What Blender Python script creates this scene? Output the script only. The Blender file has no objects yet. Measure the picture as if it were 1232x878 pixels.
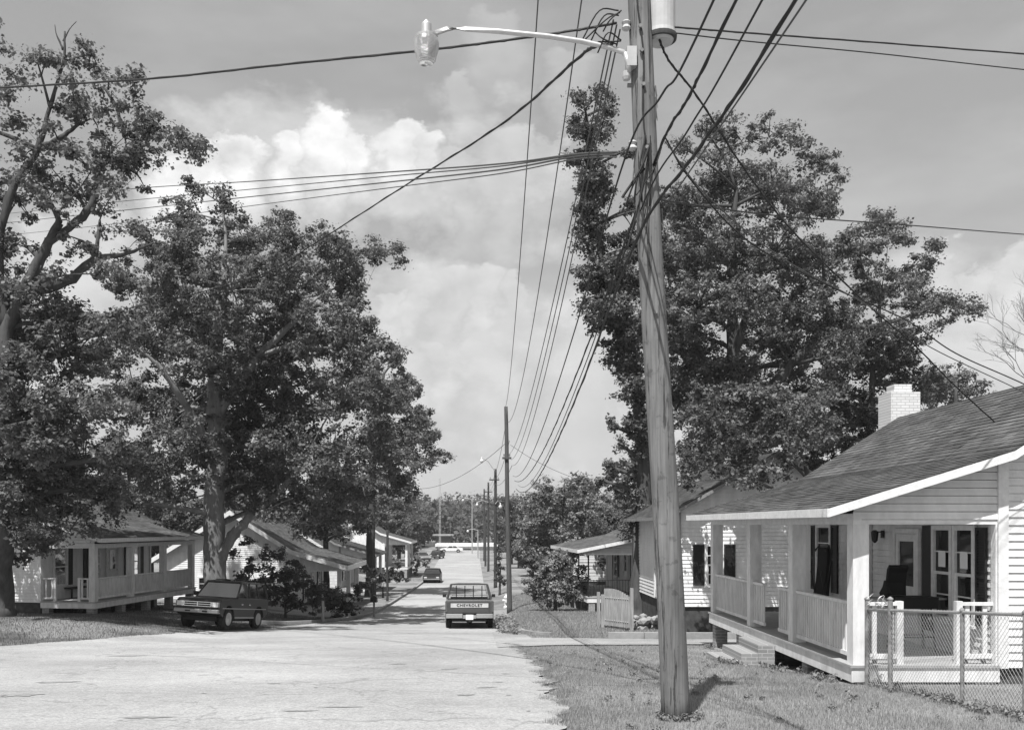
import bpy, bmesh, math, random
import numpy as np
from mathutils import Vector, Matrix
R = math.radians
random.seed(7); rng = np.random.default_rng(7)
sc = bpy.context.scene
col = sc.collection

# ------------------------------------------------------------------ camera
# metres; X right, Y down the street, Z up, eye level = 0.  View-camera style shifted lens.
F = 1150.0; CX = 577.0; CY = 632.0; PW = 1232.0; PH = 878.0
cam = bpy.data.cameras.new('camera'); cam_o = bpy.data.objects.new('camera', cam); col.objects.link(cam_o)
cam.sensor_width = 36; cam.lens = 36 * F / PW
cam.shift_x = (PW / 2 - CX) / PW; cam.shift_y = (CY - PH / 2) / PW
cam_o.location = (0, 0, 0); cam_o.rotation_euler = (R(90), 0, 0)
cam.clip_start = 0.1; cam.clip_end = 5000
sc.camera = cam_o

# ------------------------------------------------------------------ sun and sky
SUN = Vector((-0.215, -0.50, 1.0)).normalized()       # towards the sun
elev = math.asin(SUN.z)
sl = bpy.data.lights.new('sun', 'SUN'); so = bpy.data.objects.new('sun', sl); col.objects.link(so)
sl.energy = 4.4; sl.angle = R(0.55); sl.color = (1, 0.995, 0.985)
so.rotation_euler = (-SUN).to_track_quat('-Z', 'Y').to_euler()
so.location = (0, -10, 40)
sc.view_settings.view_transform = 'Standard'; sc.view_settings.look = 'None'
sc.view_settings.exposure = 0.72; sc.view_settings.gamma = 1.0
sc.view_settings.use_curve_mapping = False

w = bpy.data.worlds.new('World'); sc.world = w; w.use_nodes = True
nt = w.node_tree; N = nt.nodes; L = nt.links
N.clear()
def nn(t, **k):
    n = N.new(t)
    for a, b in k.items(): setattr(n, a, b)
    return n
def _in(sock, v):
    if isinstance(v, bpy.types.NodeSocket): L.new(v, sock)
    else: sock.default_value = v
def M2(op, a, b=0.0, c=None, clamp=False):
    n = nn('ShaderNodeMath', operation=op, use_clamp=clamp)
    _in(n.inputs[0], a); _in(n.inputs[1], b)
    if c is not None: _in(n.inputs[2], c)
    return n.outputs[0]
out = nn('ShaderNodeOutputWorld'); bg = nn('ShaderNodeBackground')
sky = nn('ShaderNodeTexSky', sky_type='NISHITA'); sky.sun_disc = False
sky.sun_elevation = elev; sky.sun_rotation = math.atan2(SUN.x, SUN.y); sky.air_density = 1.0; sky.dust_density = 1.6
bw = nn('ShaderNodeRGBToBW'); L.new(sky.outputs[0], bw.inputs[0])
tc = nn('ShaderNodeTexCoord'); sx = nn('ShaderNodeSeparateXYZ'); L.new(tc.outputs['Generated'], sx.inputs[0])
az = M2('ARCTAN2', sx.outputs[0], sx.outputs[1])
hyp = M2('SQRT', M2('ADD', M2('MULTIPLY', sx.outputs[0], sx.outputs[0]), M2('MULTIPLY', sx.outputs[1], sx.outputs[1])))
ev = M2('DIVIDE', sx.outputs[2], M2('MAXIMUM', hyp, 0.05))
cmb = nn('ShaderNodeCombineXYZ'); L.new(az, cmb.inputs[0]); L.new(M2('MULTIPLY', ev, 1.35), cmb.inputs[1])
def noise(scale, detail, rough, off=0.0, sc_=(1, 1, 1)):
    mp = nn('ShaderNodeMapping'); L.new(cmb.outputs[0], mp.inputs[0])
    mp.inputs['Location'].default_value = (off, off * .7, off * .3); mp.inputs['Scale'].default_value = sc_
    n = nn('ShaderNodeTexNoise'); L.new(mp.outputs[0], n.inputs['Vector'])
    n.inputs['Scale'].default_value = scale; n.inputs['Detail'].default_value = detail; n.inputs['Roughness'].default_value = rough
    return n.outputs['Fac']
CL = [(240,165,60,35,.8),(395,150,45,25,.85),(620,300,120,60,.5),(480,300,60,30,.5),(760,560,90,60,.45),(1080,420,80,60,.5),(350,175,95,45,1.0),(430,175,60,40,1.0),(270,215,75,50,1.0),(480,215,110,52,.95),(600,225,110,45,.75),(560,170,50,40,.7),(210,195,40,30,.8),
      (540,345,95,38,.78),(480,375,50,25,.7),(600,400,110,60,.62),(540,430,60,40,.72),(660,380,80,50,.7),(610,110,40,22,.6),
      (1130,320,60,28,.75),(1210,335,50,40,.8),(1160,420,90,45,.75),(60,350,110,70,.6),(560,540,160,50,.45),(700,500,120,50,.5)]
tot = None
for (px, py, rx, ry, a) in CL:
    A = math.atan((px - CX) / F); V = (CY - py) / F * math.cos(A)
    du = M2('MULTIPLY', M2('SUBTRACT', az, A), F / (rx*1.2)); dv = M2('MULTIPLY', M2('SUBTRACT', ev, V), F / (ry*1.15))
    d2 = M2('ADD', M2('MULTIPLY', du, du), M2('MULTIPLY', dv, dv))
    g = M2('MULTIPLY', M2('EXPONENT', M2('MULTIPLY', d2, -0.8)), a)
    tot = g if tot is None else M2('MAXIMUM', tot, g)
n1 = noise(11, 10, .60); n2 = noise(4.2, 6, .55, 3.1, (1, 1.8, 1)); n3 = noise(16, 7, .55, 7.7)
dens = M2('ADD', M2('MULTIPLY', tot, 1.0), M2('MULTIPLY', M2('SUBTRACT', n1, .5), 1.9))
cum = M2('SMOOTH_MIN', M2('MULTIPLY', M2('SUBTRACT', dens, .33), 2.4, clamp=True), 1.0, 0.1)
# cumulus lobes: crisp on top, fading downwards
nd1 = noise(14, 5, .6, 1.7); nd2 = noise(14, 5, .6, 9.2); nd3 = noise(40, 4, .6, 4.4)
azd = M2('ADD', az, M2('ADD', M2('MULTIPLY', M2('SUBTRACT', nd1, .5), .085), M2('MULTIPLY', M2('SUBTRACT', nd3, .5), .022)))
evd = M2('ADD', ev, M2('ADD', M2('MULTIPLY', M2('SUBTRACT', nd2, .5), .085), M2('MULTIPLY', M2('SUBTRACT', nd3, .5), .022)))
LB = [(285,192,42,1),(245,205,38,1),(205,222,38,.95),(350,185,40,1),(395,170,48,1),(432,185,38,.95),(482,180,38,.9),(515,190,34,.8),(560,215,40,.7),(610,205,52,.75),(655,200,40,.7),
      (540,350,42,.85),(500,365,34,.85),(470,378,26,.9),(585,352,34,.8),(625,365,40,.7),(535,435,30,.85),(500,450,30,.7),(590,430,44,.65),(480,400,24,.7),(1135,330,30,.8),(1172,352,34,.85),(1215,330,32,.85),(1240,345,36,.8),
      (60,330,60,.8),(120,300,50,.7),(700,400,60,.55),(600,60,50,.35),(560,130,34,.45),(680,90,40,.4)]
lob = None
for (px, py, r, a) in LB:
    A = math.atan((px - CX) / F); V = (CY - py) / F * math.cos(A); q = r / F
    du = M2('MULTIPLY', M2('SUBTRACT', azd, A), 1/q); dv = M2('SUBTRACT', evd, V)
    up = M2('MULTIPLY', M2('MAXIMUM', dv, 0.0), 1/q); dn = M2('MULTIPLY', M2('MINIMUM', dv, 0.0), 1/(q*2.6))
    d = M2('SQRT', M2('ADD', M2('MULTIPLY', du, du), M2('ADD', M2('MULTIPLY', up, up), M2('MULTIPLY', dn, dn))))
    kk = M2('ADD', 1.3, M2('MULTIPLY', M2('GREATER_THAN', dv, 0.0), 4.0))
    kk = M2('ADD', 1.4, M2('MULTIPLY', M2('MULTIPLY', up, up, clamp=True), 5.0))
    g = M2('MULTIPLY', M2('MULTIPLY', M2('SUBTRACT', 1.05, d), kk, clamp=True), a*(1.0 if py < 232 and px > 190 and px < 540 else .56))
    lob = g if lob is None else M2('MAXIMUM', lob, g)
cum = M2('MAXIMUM', M2('MULTIPLY', cum, .45), lob)
# shading inside the clouds: billows
bil = M2('ADD', .62, M2('MULTIPLY', M2('SUBTRACT', n3, .35), 1.1))
far_sky = M2('GREATER_THAN', M2('ABSOLUTE', az), 0.62)
wisp = M2('MULTIPLY', M2('SUBTRACT', n2, .44), 1.2, clamp=True)
skyv = M2('MULTIPLY', bw.outputs[0], 0.55)
base = M2('ADD', M2('MULTIPLY', skyv, 0.5), 1.62)
base = M2('ADD', base, M2('MULTIPLY', wisp, 1.6))
# paler towards the horizon
hz = M2('EXPONENT', M2('MULTIPLY', M2('MAXIMUM', ev, 0.0), -4.5))
base = M2('ADD', base, M2('MULTIPLY', hz, 1.0))
cl_col = M2('MULTIPLY', bil, 8.2)
mixv = M2('ADD', M2('MULTIPLY', base, M2('SUBTRACT', 1.0, M2('MULTIPLY', cum, .72))), M2('MULTIPLY', cl_col, M2('MULTIPLY', cum, .72)))
cc = nn('ShaderNodeCombineColor')
for i in range(3): L.new(mixv, cc.inputs[i])
L.new(cc.outputs[0], bg.inputs[0]); bg.inputs[1].default_value = 0.105
L.new(bg.outputs[0], out.inputs[0])

# ------------------------------------------------------------------ materials (black-and-white photograph: neutral greys)
def mat(name, v, rough=.85, nscale=None, namt=0.0, bump=0.0, bscale=None, metal=0.0, spec=.3, v2=None, stretch=None, detail=6):
    m = bpy.data.materials.new(name); m.use_nodes = True
    t = m.node_tree; p = t.nodes['Principled BSDF']
    p.inputs['Base Color'].default_value = (v, v, v, 1); p.inputs['Roughness'].default_value = rough
    p.inputs['Metallic'].default_value = metal; p.inputs['Specular IOR Level'].default_value = spec
    if nscale or bump:
        tcn = t.nodes.new('ShaderNodeTexCoord'); mp = t.nodes.new('ShaderNodeMapping'); t.links.new(tcn.outputs['Object'], mp.inputs[0])
        if stretch: mp.inputs['Scale'].default_value = stretch
    if nscale:
        n = t.nodes.new('ShaderNodeTexNoise'); n.inputs['Scale'].default_value = nscale; n.inputs['Detail'].default_value = detail
        n.inputs['Roughness'].default_value = .6; t.links.new(mp.outputs[0], n.inputs['Vector'])
        r = t.nodes.new('ShaderNodeMapRange'); r.inputs['From Min'].default_value = .3; r.inputs['From Max'].default_value = .7
        r.inputs['To Min'].default_value = v * (1 - namt); r.inputs['To Max'].default_value = v2 if v2 else v * (1 + namt)
        t.links.new(n.outputs['Fac'], r.inputs['Value']); t.links.new(r.outputs[0], p.inputs['Base Color'])
    if bump:
        b = t.nodes.new('ShaderNodeBump'); b.inputs['Strength'].default_value = bump; b.inputs['Distance'].default_value = .02
        n = t.nodes.new('ShaderNodeTexNoise'); n.inputs['Scale'].default_value = bscale or 20; n.inputs['Detail'].default_value = 5
        t.links.new(mp.outputs[0], n.inputs['Vector']); t.links.new(n.outputs['Fac'], b.inputs['Height']); t.links.new(b.outputs[0], p.inputs['Normal'])
    return m
def leafmat(name, v, trans=.35):
    m = bpy.data.materials.new(name); m.use_nodes = True; t = m.node_tree
    p = t.nodes['Principled BSDF']; p.inputs['Roughness'].default_value = .55; p.inputs['Specular IOR Level'].default_value = .35
    a = t.nodes.new('ShaderNodeAttribute'); a.attribute_name = 'tone'
    mm = t.nodes.new('ShaderNodeMath'); mm.operation = 'MULTIPLY'; mm.inputs[1].default_value = v
    t.links.new(a.outputs['Fac'], mm.inputs[0])
    t.links.new(mm.outputs[0], p.inputs['Base Color'])
    tr = t.nodes.new('ShaderNodeBsdfTranslucent'); t.links.new(mm.outputs[0], tr.inputs[0])
    mx = t.nodes.new('ShaderNodeMixShader'); mx.inputs[0].default_value = trans
    t.links.new(p.outputs[0], mx.inputs[1]); t.links.new(tr.outputs[0], mx.inputs[2]); t.links.new(mx.outputs[0], t.nodes['Material Output'].inputs[0])
    return m
def glassmat(name, tint, transp, gl=.9):
    m = bpy.data.materials.new(name); m.use_nodes = True; t = m.node_tree; t.nodes.clear()
    o = t.nodes.new('ShaderNodeOutputMaterial'); g = t.nodes.new('ShaderNodeBsdfGlossy'); g.inputs['Roughness'].default_value = .03
    g.inputs['Color'].default_value = (gl, gl, gl, 1)
    tr = t.nodes.new('ShaderNodeBsdfTransparent'); tr.inputs[0].default_value = (tint, tint, tint, 1)
    d = t.nodes.new('ShaderNodeBsdfDiffuse'); d.inputs[0].default_value = (.02, .02, .02, 1)
    m1 = t.nodes.new('ShaderNodeMixShader'); m1.inputs[0].default_value = transp; t.links.new(d.outputs[0], m1.inputs[1]); t.links.new(tr.outputs[0], m1.inputs[2])
    fr = t.nodes.new('ShaderNodeFresnel'); fr.inputs[0].default_value = 1.5
    m2 = t.nodes.new('ShaderNodeMixShader'); t.links.new(fr.outputs[0], m2.inputs[0]); t.links.new(m1.outputs[0], m2.inputs[1]); t.links.new(g.outputs[0], m2.inputs[2])
    t.links.new(m2.outputs[0], o.inputs[0]); return m

MT = {}
MT['white'] = mat('white_paint', .66, .6, 7, .16, .25, 30, stretch=(1, 1, .35), detail=10)
MT['siding'] = mat('white_siding', .69, .55, 3.5, .15, .2, 25, stretch=(1, 1, .4), detail=10)
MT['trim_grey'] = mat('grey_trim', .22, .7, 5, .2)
MT['greypaint'] = mat('faded_grey_paint', .45, .5, 6, .12)
MT['midwood'] = mat('dark_pole_wood', .085, .95, 7, .4, .6, 12, stretch=(6, 6, .3))
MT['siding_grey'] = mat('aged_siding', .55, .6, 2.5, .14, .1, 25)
MT['trim'] = mat('trim_paint', .68, .55, 8, .12, .15, 30, detail=10)
MT['dark'] = mat('dark_paint', .022, .5, 8, .2)
MT['under'] = mat('crawlspace_brick', .06, .9, 5, .4)
MT['floor'] = mat('porch_floor_paint', .34, .6, 4, .15)
MT['ceil'] = mat('porch_ceiling', .72, .7)
MT['bark'] = mat('bark', .06, .95, 5, .45, .9, 14, stretch=(1, 1, .22))
MT['bark_light'] = mat('pale_bark', .19, .95, 4, .35, .9, 12, stretch=(1, 1, .3))
MT['metal'] = mat('galvanised_metal', .42, .45, 12, .15, metal=.6)
MT['rusty'] = mat('rusty_metal', .20, .8, 9, .5)
MT['lampmetal'] = mat('aluminium', .5, .4, 10, .1, metal=.5)
MT['cable'] = mat('cable_rubber', .02, .6)
MT['wire'] = mat('bare_wire', .07, .5)
MT['concrete'] = mat('concrete', .26, .9, 3, .2, .3, 40)
MT['tyre'] = mat('tyre_rubber', .018, .85, 20, .2)
MT['rim'] = mat('wheel_metal', .38, .35, metal=.7)
MT['chrome'] = mat('chrome', .6, .18, metal=.9)
MT['dullchrome'] = mat('dull_chrome', .28, .35, metal=.6)
MT['carpaint'] = mat('dark_car_paint', .011, .32, spec=.35)
MT['truckpaint'] = mat('truck_paint', .055, .28, spec=.6)
MT['blacktrim'] = mat('black_plastic', .012, .6)
MT['glass'] = glassmat('window_glass', .6, .15)
MT['carglass'] = glassmat('car_glass', .6, .8, .26)
MT['truckglass'] = glassmat('truck_glass', .93, .96, .8)
MT['lens'] = mat('lamp_lens', .55, .1, spec=.8)
MT['redlens'] = mat('tail_lens', .08, .15, spec=.7)
MT['paper'] = mat('paper', .75, .8)
MT['brickw'] = None
MT['leaf'] = leafmat('oak_leaves', .138, .38); MT['leaf_dark'] = leafmat('dark_leaves', .075)
MT['leaf_light'] = leafmat('pale_leaves', .17, .4); MT['ivy'] = leafmat('ivy_leaves', .125); MT['grass'] = leafmat('grass_blades', .30, .3)
MT['weed'] = leafmat('weed_leaves', .22, .35); MT['forest'] = leafmat('forest_leaves', .10)

def brickmat(name, c1, c2, mortar, scale):
    m = bpy.data.materials.new(name); m.use_nodes = True; t = m.node_tree; p = t.nodes['Principled BSDF']
    tcn = t.nodes.new('ShaderNodeTexCoord'); mp = t.nodes.new('ShaderNodeMapping')
    mp.inputs['Rotation'].default_value = (R(90), 0, 0); mp.inputs['Location'].default_value = (.03, .011, .05)
    t.links.new(tcn.outputs['Object'], mp.inputs[0])
    b = t.nodes.new('ShaderNodeTexBrick'); t.links.new(mp.outputs[0], b.inputs[0])
    for k, v in (('Color1', c1), ('Color2', c2), ('Mortar', mortar)): b.inputs[k].default_value = (v, v, v, 1)
    b.inputs['Scale'].default_value = scale; b.inputs['Mortar Size'].default_value = .018; b.inputs['Brick Width'].default_value = .5; b.inputs['Row Height'].default_value = .17
    t.links.new(b.outputs['Color'], p.inputs['Base Color']); p.inputs['Roughness'].default_value = .85
    bp = t.nodes.new('ShaderNodeBump'); bp.inputs['Strength'].default_value = .5; bp.inputs['Distance'].default_value = .01; bp.invert = True
    t.links.new(b.outputs['Fac'], bp.inputs['Height']); t.links.new(bp.outputs[0], p.inputs['Normal'])
    return m
MT['brick_white'] = brickmat('painted_brick', .66, .56, .40, 2.3)
MT['brick'] = brickmat('brick', .20, .27, .38, 2.3)

def shinglemat(name, v, s):
    m = bpy.data.materials.new(name); m.use_nodes = True; t = m.node_tree; p = t.nodes['Principled BSDF']; p.inputs['Roughness'].default_value = .95
    p.inputs['Specular IOR Level'].default_value = .15
    tcn = t.nodes.new('ShaderNodeTexCoord'); mp = t.nodes.new('ShaderNodeMapping'); t.links.new(tcn.outputs['Object'], mp.inputs[0])
    mp.inputs['Rotation'].default_value = (0, 0, R(90))
    b = t.nodes.new('ShaderNodeTexBrick'); t.links.new(mp.outputs[0], b.inputs[0]); b.inputs['Scale'].default_value = 1.0
    b.inputs['Brick Width'].default_value = .34; b.inputs['Row Height'].default_value = .14; b.inputs['Mortar Size'].default_value = .008
    for k, q in (('Color1', v * .72), ('Color2', v * 1.3), ('Mortar', v * .45)): b.inputs[k].default_value = (q, q, q, 1)
    n = t.nodes.new('ShaderNodeTexNoise'); n.inputs['Scale'].default_value = 1.1; n.inputs['Detail'].default_value = 8
    mp2 = t.nodes.new('ShaderNodeMapping'); mp2.inputs['Scale'].default_value = (1.6, .5, 1.6); t.links.new(tcn.outputs['Object'], mp2.inputs[0]); t.links.new(mp2.outputs[0], n.inputs['Vector'])
    r = t.nodes.new('ShaderNodeMapRange'); r.inputs['From Min'].default_value = .3; r.inputs['From Max'].default_value = .7; r.inputs['To Min'].default_value = .72; r.inputs['To Max'].default_value = 1.28
    t.links.new(n.outputs['Fac'], r.inputs['Value'])
    mx = t.nodes.new('ShaderNodeVectorMath'); mx.operation = 'SCALE'; t.links.new(b.outputs['Color'], mx.inputs[0]); t.links.new(r.outputs[0], mx.inputs['Scale'])
    t.links.new(mx.outputs[0], p.inputs['Base Color'])
    bp = t.nodes.new('ShaderNodeBump'); bp.inputs['Strength'].default_value = .5; bp.inputs['Distance'].default_value = .01; bp.invert = True
    t.links.new(b.outputs['Fac'], bp.inputs['Height']); t.links.new(bp.outputs[0], p.inputs['Normal'])
    return m
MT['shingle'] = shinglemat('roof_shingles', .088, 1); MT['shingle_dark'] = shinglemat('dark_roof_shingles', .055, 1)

def groundmat(name, lo, hi, big, fine, dark_streak=0.0, bump=.4, dirt=None):
    m = bpy.data.materials.new(name); m.use_nodes = True; t = m.node_tree; p = t.nodes['Principled BSDF']; p.inputs['Roughness'].default_value = .95
    p.inputs['Specular IOR Level'].default_value = .1
    tcn = t.nodes.new('ShaderNodeTexCoord')
    def nz(scale, det, st=(1, 1, 1), rough=.6):
        mp = t.nodes.new('ShaderNodeMapping'); t.links.new(tcn.outputs['Object'], mp.inputs[0]); mp.inputs['Scale'].default_value = st
        n = t.nodes.new('ShaderNodeTexNoise'); n.inputs['Scale'].default_value = scale; n.inputs['Detail'].default_value = det; n.inputs['Roughness'].default_value = rough
        t.links.new(mp.outputs[0], n.inputs['Vector']); return n.outputs['Fac']
    def mrange(s, a, b, c, d):
        r = t.nodes.new('ShaderNodeMapRange'); t.links.new(s, r.inputs['Value'])
        for k, v in zip(('From Min', 'From Max', 'To Min', 'To Max'), (a, b, c, d)): r.inputs[k].default_value = v
        return r.outputs[0]
    def mul(a, b):
        q = t.nodes.new('ShaderNodeMath'); q.operation = 'MULTIPLY'; t.links.new(a, q.inputs[0]); t.links.new(b, q.inputs[1]); return q.outputs[0]
    v = mrange(nz(big, 5), .3, .7, lo, hi)
    v = mul(v, mrange(nz(fine, 4), .25, .75, .7, 1.3))
    if dark_streak:
        v = mul(v, mrange(nz(.55, 7, (.55, 2.6, 1), .7), .30, .40, 1 - dark_streak, 1.0))
        v = mul(v, mrange(nz(2.3, 5, (.5, 3.2, 1), .6), .26, .33, 1 - dark_streak * 1.1, 1.0))
        v = mul(v, mrange(nz(5.5, 6, (1, 1, 1), .7), .3, .7, .88, 1.12))
        v = mul(v, mrange(nz(.16, 4, (1, 1.6, 1), .55), .35, .65, .84, 1.10))
        v = mul(v, mrange(nz(70, 2, (1, 1, 1), .6), .3, .7, .80, 1.2))
        # hairline cracks
        vo = t.nodes.new('ShaderNodeTexVoronoi'); vo.feature = 'DISTANCE_TO_EDGE'; vo.inputs['Scale'].default_value = .42
        mp = t.nodes.new('ShaderNodeMapping'); t.links.new(tcn.outputs['Object'], mp.inputs[0])
        nq = t.nodes.new('ShaderNodeTexNoise'); nq.inputs['Scale'].default_value = 1.3; nq.inputs['Detail'].default_value = 5
        t.links.new(mp.outputs[0], nq.inputs['Vector'])
        ad = t.nodes.new('ShaderNodeVectorMath'); ad.operation = 'MULTIPLY_ADD'; t.links.new(nq.outputs['Color'], ad.inputs[0]); ad.inputs[1].default_value = (1.6, 1.6, 0); t.links.new(mp.outputs[0], ad.inputs[2])
        t.links.new(ad.outputs[0], vo.inputs['Vector'])
        v = mul(v, mrange(vo.outputs['Distance'], 0.0, .012, .72, 1.0))
    if dirt is not None:
        f = mrange(nz(.28, 6), .44, .56, 0, 1)
        q = t.nodes.new('ShaderNodeMix'); q.data_type = 'FLOAT'; t.links.new(f, q.inputs[0]); t.links.new(v, q.inputs[2])
        dv = mrange(nz(fine, 4), .25, .75, dirt * .75, dirt * 1.2); t.links.new(dv, q.inputs[3]); v = q.outputs[0]
    t.links.new(v, p.inputs['Base Color'])
    b = t.nodes.new('ShaderNodeBump'); b.inputs['Strength'].default_value = bump; b.inputs['Distance'].default_value = .02
    t.links.new(nz(fine * .8, 6), b.inputs['Height']); t.links.new(b.outputs[0], p.inputs['Normal'])
    return m
MT['road'] = groundmat('worn_asphalt', .28, .35, .35, 26, .22, .6)
MT['stain'] = groundmat('road_stain', .19, .28, 3, 30, 0, .3)
MT['yard'] = groundmat('yard_earth_with_shade', .07, .13, .9, 20, 0, .8, dirt=.20)  # dark tone holds the tree shade over the yard as well as bare earth
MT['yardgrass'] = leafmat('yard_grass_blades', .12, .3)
MT['drive'] = groundmat('worn_concrete', .24, .32, .6, 30, .15, .4)
MT['lawn'] = groundmat('lawn', .10, .22, .9, 22, 0, 1.0, dirt=.24)
MT['woodpole'] = mat('weathered_pole_wood', .155, .95, 6, .34, .9, 9, stretch=(7, 7, .35), detail=10)
def polemat():
    m = bpy.data.materials.new('weathered_pole_wood'); m.use_nodes = True; t = m.node_tree; p = t.nodes['Principled BSDF']; p.inputs['Roughness'].default_value = .95; p.inputs['Specular IOR Level'].default_value = .15
    tcn = t.nodes.new('ShaderNodeTexCoord')
    def nz(sc_, st, det, a, b, c, d, rough=.6):
        mp = t.nodes.new('ShaderNodeMapping'); mp.inputs['Scale'].default_value = st; t.links.new(tcn.outputs['Object'], mp.inputs[0]); n = t.nodes.new('ShaderNodeTexNoise'); n.inputs['Scale'].default_value = sc_; n.inputs['Detail'].default_value = det; n.inputs['Roughness'].default_value = rough
        t.links.new(mp.outputs[0], n.inputs['Vector']); r = t.nodes.new('ShaderNodeMapRange'); t.links.new(n.outputs['Fac'], r.inputs['Value'])
        for k, v in zip(('From Min','From Max','To Min','To Max'), (a, b, c, d)): r.inputs[k].default_value = v
        return r.outputs[0]
    def mul(a, b):
        q = t.nodes.new('ShaderNodeMath'); q.operation = 'MULTIPLY'; t.links.new(a, q.inputs[0]); t.links.new(b, q.inputs[1]); return q.outputs[0]
    v = nz(2.2, (1, 1, .5), 4, .3, .7, .12, .20); v = mul(v, nz(40, (1, 1, .035), 5, .3, .7, .72, 1.25)); cr = nz(17, (1, 1, .045), 6, .36, .42, .38, 1.0, .7); v = mul(v, cr); v = mul(v, nz(9, (1, 1, 1), 6, .34, .42, .7, 1.0))
    t.links.new(v, p.inputs['Base Color']); b = t.nodes.new('ShaderNodeBump'); b.inputs['Strength'].default_value = .9; b.inputs['Distance'].default_value = .012; t.links.new(cr, b.inputs['Height']); t.links.new(b.outputs[0], p.inputs['Normal']); return m
MT['woodpole'] = polemat()
MT['oldwood'] = mat('old_grey_wood', .28, .95, 9, .35, .6, 20, stretch=(2.5, 2.5, .2))
MT['tar'] = mat('tar_wood', .05, .95, 9, .4, .6, 20, stretch=(2.5, 2.5, .2))

# ------------------------------------------------------------------ mesh builder
class MB:
    def __init__(s): s.v = []; s.f = []
    def add(s, vs, fs):
        b = len(s.v); s.v += [tuple(q) for q in vs]; s.f += [tuple(i + b for i in q) for q in fs]; return s
    def box(s, x0, x1, y0, y1, z0, z1):
        return s.add([(x0,y0,z0),(x1,y0,z0),(x1,y1,z0),(x0,y1,z0),(x0,y0,z1),(x1,y0,z1),(x1,y1,z1),(x0,y1,z1)],
                     [(0,3,2,1),(4,5,6,7),(0,1,5,4),(1,2,6,5),(2,3,7,6),(3,0,4,7)])
    def obox(s, O, d, n, s0, s1, t0, t1, z0, z1):
        def P(a, b, z): return (O[0] + d[0]*a + n[0]*b, O[1] + d[1]*a + n[1]*b, z)
        return s.add([P(s0,t0,z0),P(s1,t0,z0),P(s1,t1,z0),P(s0,t1,z0),P(s0,t0,z1),P(s1,t0,z1),P(s1,t1,z1),P(s0,t1,z1)],
                     [(0,3,2,1),(4,5,6,7),(0,1,5,4),(1,2,6,5),(2,3,7,6),(3,0,4,7)])
    def prism(s, poly, a0, a1, f):
        """poly of 2D points swept between a0 and a1; f(p,q,a) -> xyz"""
        n = len(poly); vs = [f(p, q, a0) for p, q in poly] + [f(p, q, a1) for p, q in poly]
        fs = [tuple(range(n))[::-1], tuple(range(n, 2*n))] + [(i, (i+1) % n, n + (i+1) % n, n + i) for i in range(n)]
        return s.add(vs, fs)
    def tube(s, pts, rad, k=6, cap=True):
        pts = [Vector(p) for p in pts]; n = len(pts)
        if not hasattr(rad, '__len__'): rad = [rad] * n
        base = len(s.v); up = None
        for i, p in enumerate(pts):
            t = (pts[min(i+1, n-1)] - pts[max(i-1, 0)])
            if t.length < 1e-6: t = Vector((0, 0, 1))
            t.normalize()
            if up is None: up = Vector((1, 0, 0)) if abs(t.x) < .9 else Vector((0, 1, 0))
            a = t.cross(up)
            if a.length < 1e-4: a = t.cross(Vector((0, 1, .1)))
            a.normalize(); b = t.cross(a).normalized(); up = -b if False else t.cross(a).cross(t) * 0 + up
            for j in range(k):
                th = 2 * math.pi * j / k
                q = p + (a * math.cos(th) + b * math.sin(th)) * rad[i]; s.v.append(tuple(q))
        for i in range(n - 1):
            for j in range(k):
                s.f.append((base+i*k+j, base+i*k+(j+1) % k, base+(i+1)*k+(j+1) % k, base+(i+1)*k+j))
        if cap:
            s.f.append(tuple(base + j for j in range(k))[::-1]); s.f.append(tuple(base + (n-1)*k + j for j in range(k)))
        return s
    def lathe(s, c, prof, k=16, axis='z'):
        base = len(s.v); n = len(prof)
        for (r, h) in prof:
            for j in range(k):
                th = 2*math.pi*j/k; a, b = r*math.cos(th), r*math.sin(th)
                s.v.append((c[0]+a, c[1]+b, c[2]+h) if axis == 'z' else ((c[0]+h, c[1]+a, c[2]+b) if axis == 'x' else (c[0]+a, c[1]+h, c[2]+b)))
        for i in range(n-1):
            for j in range(k):
                s.f.append((base+i*k+j, base+i*k+(j+1) % k, base+(i+1)*k+(j+1) % k, base+(i+1)*k+j))
        s.f.append(tuple(base+j for j in range(k))[::-1]); s.f.append(tuple(base+(n-1)*k+j for j in range(k)))
        return s
    def build(s, name, m, parent=None, smooth=False, bevel=0, label=None):
        me = bpy.data.meshes.new(name); me.from_pydata(s.v, [], s.f); me.materials.append(m)
        if smooth: me.shade_smooth()
        o = bpy.data.objects.new(name, me); col.objects.link(o)
        if parent: o.parent = parent
        if bevel:
            b = o.modifiers.new('bevel', 'BEVEL'); b.width = bevel; b.segments = 2; b.limit_method = 'ANGLE'
        if label: o['label'] = label
        return o
def tag(o, label=None, cat=None, group=None, kind=None):
    if label: o['label'] = label
    if cat: o['category'] = cat
    if group: o['group'] = group
    if kind: o['kind'] = kind
    return o
def empty(name, loc, rz=0):
    o = bpy.data.objects.new(name, None); o.empty_display_size = .3; o.location = loc; o.rotation_euler = (0, 0, rz); col.objects.link(o); return o
def copy_tree(o, parent=None):
    c = o.copy(); col.objects.link(c)
    if parent: c.parent = parent
    for ch in list(o.children): copy_tree(ch, c)
    return c
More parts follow.
